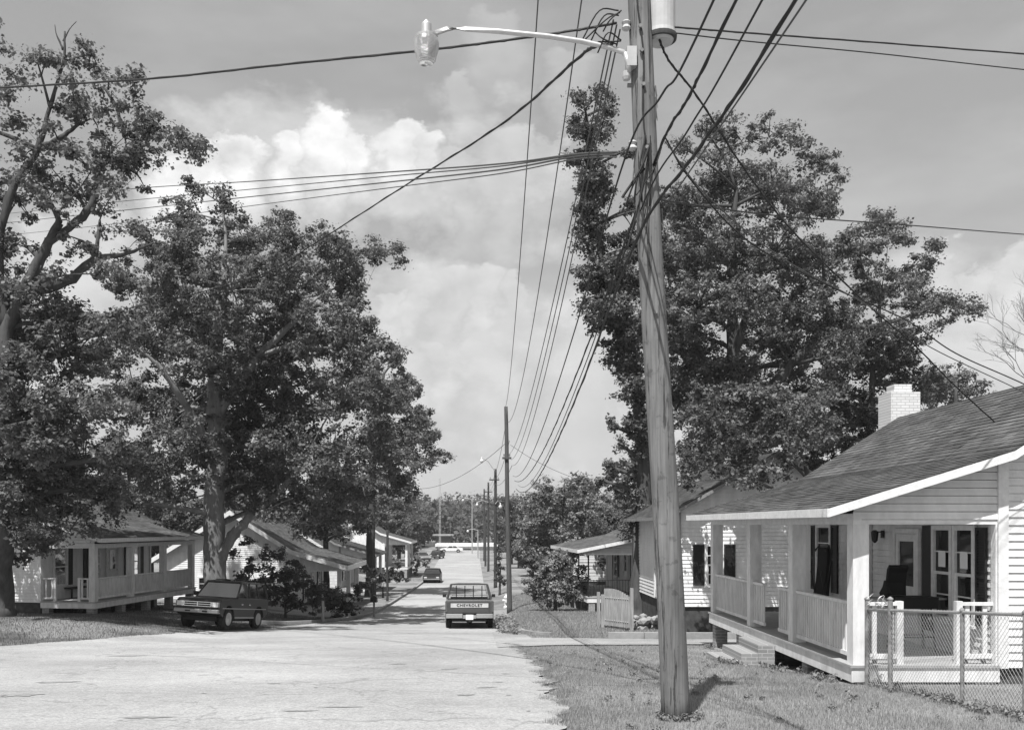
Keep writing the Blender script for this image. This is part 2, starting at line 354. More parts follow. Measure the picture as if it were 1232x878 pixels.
def npmesh(name, V, Fq, m, tone=None, parent=None):
    me = bpy.data.meshes.new(name); V = np.asarray(V, np.float32); Fq = np.asarray(Fq, np.int32); k = Fq.shape[1]
    me.vertices.add(len(V)); me.vertices.foreach_set('co', V.ravel())
    me.loops.add(Fq.size); me.loops.foreach_set('vertex_index', Fq.ravel())
    me.polygons.add(len(Fq)); me.polygons.foreach_set('loop_start', np.arange(0, Fq.size, k, dtype=np.int32))
    me.polygons.foreach_set('loop_total', np.full(len(Fq), k, np.int32))
    me.update(calc_edges=True); me.materials.append(m)
    if tone is not None:
        a = me.attributes.new('tone', 'FLOAT', 'FACE'); a.data.foreach_set('value', np.asarray(tone, np.float32))
    o = bpy.data.objects.new(name, me); col.objects.link(o)
    if parent: o.parent = parent
    return o

# ------------------------------------------------------------------ terrain
_py = np.array([-60,-30, 0, 9, 12, 15, 20, 30, 38.7, 52, 84, 96, 164, 200, 260, 350, 450, 700, 2500.])
_pz = np.array([-1.4,-1.5,-1.68,-1.95,-2.15,-2.38,-2.76,-3.54,-4.2,-4.9,-5.6,-5.75,-5.5,-5.0,-4.0, 0.5, 6, 9, 9.])
_yy = np.arange(-60, 2500, .5); _zz = np.interp(_yy, _py, _pz)
_k = np.hanning(13); _k /= _k.sum(); _zz = np.convolve(np.pad(_zz, 6, 'edge'), _k, 'valid')
def ss(t): t = np.clip(t, 0, 1); return t*t*(3-2*t)
def ground(x, y):
    x = np.asarray(x, float); y = np.asarray(y, float)
    z = np.interp(y, _yy, _zz)
    z = z + .62*ss((-8.2-x)/6)*ss((y-23)/10)*(1-ss((y-95)/40))
    z = z + .42*ss((x-1.0)/1.6)*ss((y-30)/9)*(1-ss((y-110)/40))
    z = z - .12*ss((x-4.2)/1.5)*(1-ss((y-19)/5))
    z = z + 0.0008*np.maximum(0, np.abs(x)-40)*1.0
    return z
def G(x, y): return float(ground(x, y))
def hit(px, py):
    """ground point seen at a photo pixel"""
    dx = (px-CX)/F; dz = -(py-CY)/F; Y = 2.0
    while Y < 400:
        if dz*Y < G(dx*Y, Y): return (dx*Y, Y)
        Y += .05
    return (dx*Y, Y)
def at(px, py, Y): return Vector(((px-CX)*Y/F, Y, (CY-py)*Y/F))

def sheet(name, xs, ys, off, m):
    X, Y = np.meshgrid(xs, ys); Z = ground(X, Y) + off
    V = np.stack([X, Y, Z], -1).reshape(-1, 3); nx, ny = len(xs), len(ys)
    i, j = np.meshgrid(np.arange(nx-1), np.arange(ny-1)); a = (j*nx+i).ravel()
    Fq = np.stack([a, a+1, a+nx+1, a+nx], -1)
    return npmesh(name, V, Fq, m)
xs = np.unique(np.concatenate([np.array([-400,-300,-200,-140,-100,-80]), np.arange(-60,-24,2), np.arange(-24,14,.5), np.arange(14,60,2), np.array([80,100,140,200,300,400.])]))
ysr = np.concatenate([np.array([-120,-90]),np.arange(-60,-10,5), np.arange(-10,60,.5), np.arange(60,120,1), np.arange(120,200,2.), np.arange(200,460,10), np.array([500,560.])])
gr = sheet('ground', xs, ysr, 0, MT['lawn']); gr['kind'] = 'structure'
for p in gr.data.polygons: p.use_smooth = True

# pavement: rows of varying width
LE = sorted([hit(*p) for p in [(0,778),(100,771),(200,763),(290,757),(370,751),(430,746),(452,737)]], key=lambda p: p[1])
LE = [(-70, LE[0][1]-2.5), (-30, LE[0][1]-.8)] + LE + [(-5.6, 60), (-5.5, 100), (-6.8, 164), (-7.2, 200)]
RE = [(3.0,-60),(1.6,0),(.84,8),(.88,10),(1.0,13),(1.12,18.5),(1.05,21.5),(.85,24.5),(.8,28),(.72,34),(.65,50),(.4,96),(0,164),(0,200)]
def wob(y, seed, amp):
    return amp*(math.sin(y*2.1+seed)*.5+math.sin(y*5.3+seed*2)*.3+math.sin(y*11.7+seed*3)*.25)
ry = np.concatenate([np.arange(-60,6,2.), np.arange(6,40,.125), np.arange(40,120,.5), np.arange(120,199,1.)])
nc = 90; V = []; 
lx = np.interp(ry, [p[1] for p in LE], [p[0] for p in LE]); rx = np.interp(ry, [p[1] for p in RE], [p[0] for p in RE])
for y, a, b in zip(ry, lx, rx):
    if y < LE[0][1]: a = -70
    if y > 6 and y < 60: a += wob(y, 1, .12); b += wob(y, 4, .16)
    t = np.linspace(0, 1, nc) ** .8
    t = 1-(1-np.linspace(0,1,nc))**1.6
    x = a + (b-a)*t
    V.append(np.stack([x, np.full(nc, y), ground(x, y)+.022], -1))
V = np.concatenate(V); i, j = np.meshgrid(np.arange(nc-1), np.arange(len(ry)-1)); a = (j*nc+i).ravel()
rd = npmesh('road', V, np.stack([a, a+1, a+nc+1, a+nc], -1), MT['road']); rd['kind'] = 'structure'
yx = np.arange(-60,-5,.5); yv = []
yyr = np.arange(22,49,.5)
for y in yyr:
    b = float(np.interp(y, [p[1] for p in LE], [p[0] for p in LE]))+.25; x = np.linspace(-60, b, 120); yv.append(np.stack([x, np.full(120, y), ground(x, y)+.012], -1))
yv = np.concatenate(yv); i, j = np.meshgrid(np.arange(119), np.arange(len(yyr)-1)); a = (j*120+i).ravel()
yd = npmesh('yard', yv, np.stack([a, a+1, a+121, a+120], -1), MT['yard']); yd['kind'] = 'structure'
# side drive between the right-hand houses
dxs = np.linspace(.45, 9.5, 60); V = []; nr = 16
for x in dxs:
    y0 = np.interp(x, [.4,1,2,5,9.5], [23.6,24.4,25.0,25.35,25.7]) + wob(x, 2, .1); y1 = np.interp(x, [.4,.9,1.5,2.5,5,9.5], [35,33.6,31.2,29.8,28.8,28.4]) + wob(x, 5, .1)
    y = np.linspace(y0, y1, nr); V.append(np.stack([np.full(nr, x), y, ground(x, y)+.034], -1))
V = np.concatenate(V); i, j = np.meshgrid(np.arange(nr-1), np.arange(len(dxs)-1)); a = (j*nr+i).ravel()
dv = npmesh('driveway', V, np.stack([a, a+1, a+nr+1, a+nr], -1), MT['drive']); dv['kind'] = 'structure'
# dark smudges, tar and trodden leaf litter on the pavement
def patch(px, py, w_, d_, a, seed):
    x, y = hit(px, py); r_ = random.Random(seed); n = 26; mb = MB(); ca, sa = math.cos(a), math.sin(a); V = [(x, y, G(x, y)+.0275)]
    for k in range(n):
        t = 2*math.pi*k/n; q = .55+.75*r_.random(); u, v = w_*.5*math.cos(t)*q, d_*.5*math.sin(t)*q; X_, Y_ = x+u*ca-v*sa, y+u*sa+v*ca; V.append((X_, Y_, G(X_, Y_)+.0275))
    mb.add(V, [(0, k+1, (k+1) % n+1) for k in range(n)]); o = mb.build('road_stain', MT['stain']); o['kind'] = 'structure'
# (defined after the kerbs are laid)
# kerbs
def kerb(pts, wd=.16, h=.15, name='kerb', m=None):
    mb = MB(); P = []
    for (x0,y0),(x1,y1) in zip(pts[:-1], pts[1:]):
        n = max(1, int(math.hypot(x1-x0, y1-y0)/1.0))
        for k in range(n): P.append((x0+(x1-x0)*k/n, y0+(y1-y0)*k/n))
    P.append(pts[-1])
    for k in range(len(P)-1):
        a, b = Vector(P[k]), Vector(P[k+1]); d = (b-a).normalized(); n = Vector((-d.y, d.x))
        vs = []
        for q in (a, b - d*.015):
            for t in (0, wd):
                g = G(q.x, q.y)
                for z in (-.15, h): vs.append((q.x+n.x*t, q.y+n.y*t, g+z))
        mb.add(vs, [(0,1,3,2),(4,6,7,5),(0,4,5,1),(2,3,7,6),(1,5,7,3)])
    o = mb.build(name, m or MT['concrete']); o['kind'] = 'structure'; return o
kerb([(-9.5,41.5),(-7.6,43.2),(-6.6,46),(-5.95,50),(-5.72,56),(-5.62,100)])
kerb([(2.4,31.2),(1.9,31.9),(1.6,33.2),(1.45,36),(1.4,42),(1.4,50)], .14, .13)
kerb([(3.9,28.95),(9.3,28.55)], .2, .22)

for k, q in enumerate([(70,822,.9,.35,.2),(25,838,.8,.5,.1),(245,836,.12,.1,0),(330,824,.35,.12,.2),(380,829,.12,.09,0),(560,838,.4,.22,.3),(585,829,.5,.16,.5),(612,838,.14,.12,0),(608,812,.28,.14,0),(600,822,.3,.1,.4),(640,790,.35,.16,.2),(625,787,.3,.2,0),
        (655,832,.4,.12,.1),(410,853,.8,.12,.15),(360,858,.7,.1,.1),(180,866,1.0,.16,.1),(480,800,.6,.16,.2),(540,806,.5,.3,.6),(636,858,.08,.07,0),(150,790,1.4,.5,.1)]): patch(q[0], q[1], q[2]*.62, q[3]*.75, q[4], k)
# ------------------------------------------------------------------ foliage
def leaves_np(C, Rad, cnt, size, flat=.75, up=.5, tone_c=None, shell=.72):
    """leaf quads scattered round centres C (n,3) with radii Rad"""
    n = len(C); idx = np.repeat(np.arange(n), cnt); m = len(idx)
    d = rng.normal(size=(m, 3)); d /= np.linalg.norm(d, axis=1)[:, None]
    r = rng.random(m) ** shell * (1 + .35*(rng.random(m) < .25)*rng.random(m))
    st = .65 + .75*rng.random((n, 3)); st[:, 2] *= .9
    P = C[idx] + d * (r * Rad[idx])[:, None] * st[idx] * np.array([1, 1, flat])
    nrm = rng.normal(size=(m, 3)); nrm[:, 2] = np.abs(nrm[:, 2]) + up; nrm += d*.5; nrm /= np.linalg.norm(nrm, axis=1)[:, None]
    a = np.cross(nrm, rng.normal(size=(m, 3))); a /= np.linalg.norm(a, axis=1)[:, None]; b = np.cross(nrm, a)
    s = size * (.5 + 1.1*rng.random(m)**1.6); L_ = s[:, None]*a; W_ = (s*.38)[:, None]*b
    fold = nrm * (s*.12)[:, None]
    V = np.stack([P - L_*.5, P + W_ + fold - L_*.05, P + L_*.5, P - W_ + fold - L_*.05], 1).reshape(-1, 3)
    Fq = np.arange(m*4).reshape(-1, 4)
    tone = (.75 + .5*rng.random(m)) * (tone_c[idx] if tone_c is not None else 1)
    return V, Fq, tone
def clumps(blobs, per, rs, seed=None):
    """blobs (x,y,z,rx,ry,rz[,dens]) -> sub clump centres"""
    C = []; Rr = []
    for b in blobs:
        x, y, z, rx_, ry_, rz_ = b[:6]; de = b[6] if len(b) > 6 else 1
        n = max(3, int(per*de*(rx_*ry_*rz_)**.75)); d = rng.normal(size=(n, 3)); d /= np.linalg.norm(d, axis=1)[:, None]
        r = rng.random(n)**.45; C.append(np.array([x, y, z]) + d*r[:, None]*np.array([rx_, ry_, rz_]))
        Rr.append(rs*(.6+.8*rng.random(n)))
    return np.concatenate(C), np.concatenate(Rr)
def bez(a, b, bend, n=6):
    a, b = Vector(a), Vector(b); m = (a+b)/2 + Vector(bend)
    return [a*(1-t)**2 + m*2*t*(1-t) + b*t*t for t in [i/n for i in range(n+1)]]
def cr4(P, n=6):
    P = [np.array(p, float) for p in P]; Q = [P[0]*2-P[1]] + P + [P[-1]*2-P[-2]]; o = []
    for i in range(1, len(Q)-2):
        for k in range(n):
            t = k/n; o.append(.5*(2*Q[i]+(Q[i+1]-Q[i-1])*t+(2*Q[i-1]-5*Q[i]+4*Q[i+1]-Q[i+2])*t*t+(3*Q[i]-Q[i-1]-3*Q[i+1]+Q[i+2])*t**3))
    o.append(P[-1]); return [tuple(map(float, q)) for q in o]
def tree(label, base, trunk, blobs, per=9, rs=.5, cnt=70, size=.17, leaf='leaf', bark='bark', group=None, twig=True, name='oak_tree', limb_r=.095, limbs=(), forks=None, cat='tree'):
    """trunk: list of (x,y,z,r); blobs world; the thing is an Empty at the base"""
    root = empty(name, base); tag(root, label, cat, group)
    mb = MB(); off = Vector(base)
    T = [Vector(t[:3]) for t in trunk]; TR = [t[3] for t in trunk]
    # smooth trunk with a little waver
    P = []; RR = []
    for k in range(len(T)-1):
        n = 5
        for i in range(n + (k == len(T)-2)):
            t = i/n; P.append(T[k].lerp(T[k+1], t) + Vector((random.uniform(-1,1), random.uniform(-1,1), 0))*TR[k]*.10*(i > 0)); RR.append((TR[k]*(1-t)+TR[k+1]*t)*(1+random.uniform(-.06,.06)))
    mb.tube([p-off for p in P], RR, 14)
    for Lm in limbs:
        q4 = cr4(Lm); mb.tube([Vector(q[:3])-off + Vector((random.uniform(-1,1), random.uniform(-1,1), random.uniform(-1,1)))*q[3]*.22 for q in q4], [max(.006, q[3]*random.uniform(.86,1.14)) for q in q4], 9)
    # limbs to blobs, branching from the nearest suitable lower point of the skeleton
    nodes = [(p.copy(), r) for p, r in zip(P[len(P)//3:], RR[len(P)//3:])] + [(Vector(q[:3]), q[3]) for Lm in limbs for q in Lm]
    order = sorted(blobs, key=lambda b: (Vector(b[:3])-P[-1]).length)
    for b in order:
        c = Vector(b[:3]); best = None
        for p, r in nodes:
            d = (c-p).length; pen = d + max(0, p.z-c.z+.4)*2.0 - r*2
            if best is None or pen < best[0]: best = (pen, p, r)
        _, p, r = best; d = (c-p).length
        if d < .2: continue
        r0 = min(r*.72, limb_r*(1+d*.12)); r1 = r0*.45
        q = bez(p, c, (random.uniform(-.1,.1)*d, random.uniform(-.1,.1)*d, .06*d), 6)
        rr = [r0+(r1-r0)*i/6 for i in range(7)]; mb.tube([x-off for x in q], rr, 6)
        nodes += [(q[i], rr[i]) for i in (2, 4, 6)]
    C, Rr = clumps(blobs, per*1.45, rs*.82)
    if twig:
        BC = np.array([b[:3] for b in blobs])
        NP = np.array([tuple(n_[0]) for n_ in nodes])
        for c in (C if len(C) < 2600 else C[::2]):
            k = np.argmin(np.linalg.norm(NP-c, axis=1)); a = Vector(NP[k]); cc_ = Vector(c)
            if (cc_-a).length > .3: mb.tube([x-off for x in bez(a, cc_, (random.uniform(-.1,.1), random.uniform(-.1,.1), .1), 2)], [.035, .022, .008], 3, False)
    mb.build('trunk', MT[bark], root, smooth=True)
    tc_ = .7 + .6*rng.random(len(C))
    V, Fq, tn = leaves_np(C, Rr, cnt, size, tone_c=tc_)
    npmesh('crown', V - np.array(base), Fq, MT[leaf], tn, root)
    return root
def pxblobs(lst, Y, dy, ds=1.15, jit=None):
    o = []
    for q in lst:
        px, py, r = q[:3]; de = q[3] if len(q) > 3 else 1
        yy = Y + random.uniform(-dy, dy); p = at(px, py, yy); rm = r*yy/F
        o.append((p.x, p.y, p.z, rm, rm*ds, rm, de))
    return o
def fillblobs(lst, Y, dy, f=1.0):
    """a second layer of the same crown further back"""
    return pxblobs([(a+random.uniform(-10,10), b+random.uniform(-10,10), r*f) + tuple(q) for (a,b,r,*q) in lst], Y+dy, dy*.7)

# left foreground tree
Y1 = 31
t1 = [(60,62,20,.7),(25,100,24,.7),(110,65,26,.9),(130,108,24,.9),(95,130,18,.7),(165,100,15,.7),(10,130,26,.8),(60,200,30,.7),(110,205,30,.8),(150,165,26,1),(190,160,24,1),(225,165,17,1),(165,210,20,.8),
      (20,240,32,.8),(70,255,30,.8),(100,290,24,.8),(30,295,26,.8),(5,340,25),(-40,150,50),(-50,260,50),(-40,370,50),(120,330,20,.6),(-30,60,40,.7),(130,190,34),(190,145,22),(40,180,26,.8),(175,185,26),(215,175,20),(240,172,12),(238,185,9),(70,130,22,.7),(45,75,18,.6),(120,140,26),(85,95,22,.7),(140,230,26,.7),(50,230,28),(90,235,26),(120,265,22,.7),(70,170,24,.7),(160,130,18,.6)]
t1b = [(30,350,28),(60,335,22,.8),(10,390,34),(90,385,30),(120,400,26),(20,440,40),(0,300,26,.8),(25,665,14),(60,655,14),(15,600,30),(70,605,30),(45,530,40),(40,415,42),(95,425,40),(20,490,48),(80,500,48),(125,490,30),(35,560,46),(85,570,42),(20,620,30),(125,590,30),(55,635,22),(105,632,16),(145,550,26),(60,375,26),(-40,460,60),(-40,560,60),(0,655,16),(35,655,14)]
b3 = lambda px,py,Y,r: (*at(px,py,Y), r)
g1 = hit(3, 742); base1 = (at(3,742,g1[1]).x, g1[1], G(at(3,742,g1[1]).x, g1[1])-.1)
yb = g1[1]
tree('tall ragged tree leaning in at the left edge with bare twigs at its top', base1,
     [b3(-2,752,yb,.62), b3(3,725,yb,.38), b3(4,650,yb-1,.30), b3(-8,520,yb-2,.27), b3(8,395,Y1,.22), b3(35,340,Y1,.22), b3(58,292,Y1,.15), b3(72,268,Y1,.13)],
     pxblobs(t1, Y1, 1.6) + pxblobs(t1b, Y1, 2.2) + fillblobs(t1b, Y1+2, 2), per=9.5, rs=.48, cnt=100, size=.125, name='oak_tree',
     limbs=[[b3(35,350,Y1,.20), b3(80,338,Y1,.17), b3(115,312,Y1-.5,.11), b3(150,306,Y1-1,.06), b3(185,292,Y1-1.2,.025)],
            [b3(8,395,Y1,.2), b3(-2,300,Y1,.16), b3(15,230,Y1,.14), b3(45,180,Y1,.10), b3(60,130,Y1,.07), b3(76,75,Y1,.045), b3(78,38,Y1,.03)],
            [b3(45,180,Y1,.12), b3(70,168,Y1,.09), b3(95,150,Y1,.05)],
            [b3(76,60,Y1,.04), b3(68,42,Y1,.02), b3(66,30,Y1,.012)], [b3(76,50,Y1,.03), b3(84,35,Y1,.015), b3(92,26,Y1,.01)],
            [b3(58,292,Y1,.14), b3(105,255,Y1,.12), b3(118,215,Y1,.09), b3(105,190,Y1,.05)],
            [b3(150,165,Y1,.06), b3(140,130,Y1,.06), b3(125,105,Y1,.04)]])
# big oak
Y2 = 43
t2 = [(235,228,20,.9),(215,255,28),(265,245,24),(170,285,28),(230,300,42),(290,290,36),(340,283,28),(385,290,26),(420,310,24),(458,308,20,.8),(485,310,11,.7),(410,345,34),(350,340,45),(280,350,48),(200,350,46),(145,335,28),
      (138,385,26),(180,410,44),(250,425,52),(320,415,55),(385,400,42),(430,385,30),(445,425,28),(415,470,42),(465,480,22),(350,490,52),(280,500,56),(210,490,48),(160,480,34),(140,545,30),(190,560,42),(260,570,46),(330,565,46),(400,550,42),
      (450,550,30),(370,610,34),(415,612,28),(455,592,22),(150,605,26),(200,610,26),(320,615,22),(130,440,20),(480,530,18),(300,450,42),(340,540,42),(300,580,36),(385,590,28),(355,400,36),(240,540,40),(240,380,36),(325,330,34)]
g2 = (at(260,735,Y2).x, Y2); z2 = G(*g2)
tree('huge spreading oak with a thick forked trunk beside the white porch', (g2[0], g2[1], z2-.1),
     [(g2[0],g2[1],z2-.2,.78),(g2[0],g2[1],z2+.6,.56),b3(258,690,Y2,.50),b3(257,620,Y2,.47),b3(262,560,Y2,.42),b3(258,480,Y2,.34),b3(262,400,Y2,.24),b3(270,320,Y2,.13)],
     pxblobs(t2, Y2, 3.2) + fillblobs(t2[4:], Y2+3, 3, .95), per=8, rs=.55, cnt=105, size=.135, bark='bark_light', name='oak_tree',
     limbs=[[b3(262,675,Y2,.30), b3(280,645,Y2-.2,.24), b3(305,618,Y2,.19), b3(335,590,Y2,.13), b3(365,560,Y2,.07)],
            [b3(258,545,Y2,.2), b3(225,490,Y2-1,.17), b3(195,445,Y2-1.8,.11), b3(162,415,Y2-2.3,.03)],
            [b3(262,500,Y2,.22), b3(310,430,Y2,.17), b3(370,370,Y2,.1)],[b3(258,450,Y2,.14), b3(232,380,Y2-1,.08), b3(216,310,Y2-1,.03)]])
# tree down the left side of the street
Y3 = 72
t3 = [(478,432,14),(488,470,18),(500,505,17),(515,530,13),(532,547,8),(517,552,10),(500,560,14),(468,575,22),(440,595,22),(455,520,26),(420,585,22),(492,590,14),(470,480,22),(440,470,25),(480,540,22),(505,520,12)]
g3 = at(446,700,Y3); z3 = G(g3.x, Y3)
tree('tall tree with a straight dark trunk further down the left side of the street', (g3.x, Y3, z3-.1),
     [(g3.x,Y3,z3-.2,.5),(g3.x,Y3,z3+1.5,.36),b3(446,600,Y3,.33),b3(450,520,Y3,.25),b3(462,450,Y3,.12)],
     pxblobs(t3, Y3, 2.5) + fillblobs(t3, Y3+2.5, 2), per=8, rs=.6, cnt=80, size=.19, name='oak_tree')
t3b = [(385,600,18),(405,615,18),(425,625,15),(370,615,16),(395,632,14),(415,640,11),(375,635,12),(350,620,14),(440,632,10),(360,600,16)]
g3b = at(392,700,67); z3b = G(g3b.x, 67)
tree('dark bushy tree rising behind the roof of the bright gabled house', (g3b.x, 67, z3b-.1), [(g3b.x,67,z3b-.2,.3),b3(392,660,67,.2),b3(392,620,67,.1)], pxblobs(t3b, 67, 1.5)+fillblobs(t3b, 68.5, 1), per=8, rs=.55, cnt=70, size=.18, leaf='leaf_dark', name='leafy_tree')
# ivy clad tree on the right
Y4 = 38
t4 = [(700,118,13),(722,113,13),(735,128,12),(690,148,12),(714,155,20),(703,190,21),(718,225,24),(700,250,14),(715,285,24),(733,325,28),(705,335,16),(725,375,26),(752,345,28),(742,415,22),(700,368,11,.7),(768,440,18),(775,480,14),
      (772,525,14),(776,570,15),(775,545,14),(768,500,15),(755,385,24),(740,370,22),(770,400,20),(752,440,22),(760,465,20),(772,590,14),(765,515,16),(785,500,14),(715,215,20),(708,265,18),(720,345,22),(755,300,24),(760,250,16,.6),(772,610,12),(748,535,8,.5),(736,562,7,.4),(760,640,12),(790,650,12),(735,512,6,.4),(722,578,6,.3),(780,300,25),(790,250,25),(755,180,8,.5)]
g4 = at(772,724,Y4); z4 = G(g4.x, Y4)
tree('ivy clad tree with a leaning column of vines behind the near utility pole', (g4.x, Y4, z4-.1),
     [(g4.x,Y4,z4-.2,.85),(g4.x,Y4,z4+.5,.6),b3(775,650,Y4,.36),b3(776,560,Y4,.28),b3(768,480,Y4,.23),b3(745,400,Y4,.18),b3(724,310,Y4,.14),b3(710,220,Y4,.10),b3(705,140,Y4,.08)],
     pxblobs(t4, Y4, .9), per=30, rs=.42, cnt=85, size=.12, leaf='ivy', bark='bark', name='ivy_clad_tree')
# big right tree
Y5 = 46
t5 = [(828,182,22),(880,162,26),(850,160,20),(925,165,26),(955,165,20),(985,192,24),(1008,208,14),(870,215,38),(930,225,38),(978,245,34),(820,250,36),(805,320,38),(860,300,46),(930,305,46),(990,315,40),(1035,305,30),(1068,270,22),(1090,285,16),
      (1095,325,22),(1130,298,9),(1060,350,34),(1108,365,28),(1148,365,18),(1172,370,11),(1140,388,14),(1015,385,38),(960,385,44),(900,375,46),(840,370,42),(800,400,34),(830,440,36),(890,450,42),(955,430,30),(1005,430,28),(1075,395,20),
      (850,510,40),(910,515,38),(900,555,34),(845,560,30),(975,520,18),(1000,470,22),(800,470,22),(935,560,22),(820,480,36),(870,490,38),(940,500,34),(990,525,28),(960,470,26),(850,450,36),(925,400,34),(830,400,30)]
g5 = at(892,740,Y5); z5 = G(g5.x, Y5)
tree('very large spreading tree rising behind the roofs of the right hand houses', (g5.x, Y5, z5-.1),
     [(g5.x,Y5,z5-.2,.8),(g5.x,Y5,z5+1,.55),b3(890,600,Y5,.48),b3(886,520,Y5,.40),b3(882,420,Y5,.30),b3(880,320,Y5,.2),b3(885,230,Y5,.1)],
     pxblobs(t5, Y5, 3.2) + fillblobs(t5[7:], Y5+3, 3, .9), per=7.5, rs=.56, cnt=100, size=.14, name='oak_tree',
     limbs=[[b3(886,520,Y5,.3), b3(950,440,Y5,.24), b3(1000,400,Y5,.18), b3(1060,390,Y5,.12), b3(1110,375,Y5,.07)],
            [b3(884,430,Y5,.22), b3(900,380,Y5-1,.16), b3(940,365,Y5-2,.1)]])
Y6 = 52
t6 = [(1040,425,30),(1072,445,30),(1018,475,30),(998,520,28),(1092,420,24),(1108,455,20),(1040,500,30),(1080,490,20),(970,560,30),(1030,545,30)]
g6 = at(1045,740,Y6); z6 = G(g6.x, Y6)
tree('dark dense evergreen tree behind the white brick chimney', (g6.x, Y6, z6-.1),
     [(g6.x,Y6,z6-.2,.5),(g6.x,Y6,z6+1,.36),b3(1045,560,Y6,.3),b3(1050,440,Y6,.12)],
     pxblobs(t6, Y6, 2) + fillblobs(t6, Y6+2, 2), per=9, rs=.5, cnt=100, size=.14, leaf='leaf_dark', name='evergreen_tree')
Y7 = 62
t7 = [(1128,455,20),(1155,455,18),(1180,468,12),(1118,480,20),(1150,485,20),(1195,490,15),(1185,500,15)]
g7 = at(1150,760,Y7); z7 = G(g7.x, Y7)
tree('paler leafy tree just above the near roof ridge at right', (g7.x, Y7, z7-.1),
     [(g7.x,Y7,z7-.2,.4),(g7.x,Y7,z7+1,.3),b3(1150,560,Y7,.22),b3(1150,460,Y7,.08)],
     pxblobs(t7, Y7, 1.5)+fillblobs(t7, Y7+1.5, 1.5), per=8, rs=.5, cnt=55, size=.18, leaf='leaf_light', name='leafy_tree')
# bare tree
Yz = 28.3; gz11 = at(975,760,Yz); t11 = [(845,538,20),(868,515,18),(898,540,24),(930,512,22),(960,522,22),(888,502,15),(868,560,18),(920,560,18),(950,552,20),(835,572,10),(910,580,14),(855,552,14),(985,500,16),(830,545,9,.7),(822,562,12),(845,500,20),(880,470,22),(920,480,22),(960,490,20),(1000,478,16),(850,475,18),(940,530,20),(900,575,14),(880,530,20)]
tree('slender pale leaved tree between the near house and the gabled house behind', (gz11.x, Yz, G(gz11.x,Yz)-.1), [(gz11.x,Yz,G(gz11.x,Yz)-.2,.16),b3(975,640,Yz,.13),b3(970,560,Yz,.07)],
     pxblobs(t11, Yz, .9)+fillblobs(t11, Yz+.6, .8), per=20, rs=.34, cnt=60, size=.11, leaf='leaf', name='leafy_tree', limb_r=.05)
Yb = 55; gb = at(1290,760,Yb); zb = G(gb.x, Yb); rt = empty('bare_tree', (gb.x, Yb, zb-.1)); tag(rt, 'leafless tree with thin pale twigs at the right edge', 'tree')
mb = MB(); offb = Vector((gb.x, Yb, zb-.1))
def bare(p, d, r, depth):
    q = p + d; m_ = (p+q)/2 + Vector((random.uniform(-.1,.1), random.uniform(-.1,.1), random.uniform(-.05,.1)))*d.length
    mb.tube([p-offb, m_-offb, q-offb], [r, r*.85, r*.65], 5, False)
    if depth:
        for _ in range(3 if depth > 1 else 3):
            e = (d.normalized() + Vector((random.uniform(-.8,.8), random.uniform(-.7,.7), random.uniform(-.35,.5)))).normalized()*d.length*random.uniform(.6,.85)
            bare(q if random.random() < .7 else p.lerp(q, .6), e, r*.6, depth-1)
bp = Vector((gb.x, Yb, zb-.2)); mb.tube([bp-offb, bp+Vector((0,0,6))-offb, at(1275,470,Yb)-offb], [.32,.26,.18], 8)
random.seed(21)
for dx, dz in ((-1.7,1.7),(-.9,2.3),(.6,2.0),(-1.6,.7)): bare(at(1275,470,Yb), Vector((dx, random.uniform(-.6,.6), dz)), .05, 4)
mb.build('trunk', MT['bark_light'], rt)
random.seed(11)
# shrubs and small trees, right of the street
Y9 = 66
t9 = [(650,598,20),(678,590,18),(700,598,18),(640,628,22),(670,628,26),(705,622,22),(728,612,13),(690,650,24),(650,655,20),(720,645,18),(625,655,12),(660,580,12,.6),(692,575,10,.6)]
g9 = at(675,715,Y9); z9 = G(g9.x, Y9)
tree('feathery light tree right of the street above the low porch roof', (g9.x, Y9, z9-.1), [(g9.x,Y9,z9-.2,.25),b3(675,670,Y9,.2),b3(676,620,Y9,.1)],
     pxblobs(t9, Y9, 1.5)+fillblobs(t9, Y9+1.5, 1.2), per=8, rs=.5, cnt=60, size=.17, leaf='weed', name='leafy_tree')
Yt = 50
t10 = [(655,688,19),(680,680,18),(668,706,18),(648,710,14),(688,704,14),(638,698,11),(700,690,10),(670,668,12),(640,672,10),(650,720,10),(665,722,10),(680,720,10),(695,716,9),(640,712,9)]
g10 = at(668,728,Yt-3); z10 = G(g10.x, Yt-3)
tree('round leafy shrub on the lawn beside the low porch', (g10.x, Yt-3, z10-.05), [(g10.x,Yt-3,z10-.1,.1),b3(668,705,Yt-3,.07),b3(668,690,Yt-3,.03)],
     pxblobs(t10, Yt-3, .6), per=26, rs=.32, cnt=60, size=.12, leaf='weed', name='shrub', limb_r=.03, cat='shrub')
Yc = 72; gc = at(601,706,Yc)
tree('small dark conical shrub behind the second utility pole', (gc.x, Yc, G(gc.x,Yc)-.05), [(gc.x,Yc,G(gc.x,Yc)-.1,.1),b3(602,690,Yc,.06),b3(602,675,Yc,.02)],
     pxblobs([(602,700,7),(601,693,7),(601,686,6),(600,679,4.5),(599,672,3)], Yc, .1), per=30, rs=.25, cnt=60, size=.12, leaf='leaf_dark', name='shrub', limb_r=.03, cat='shrub')
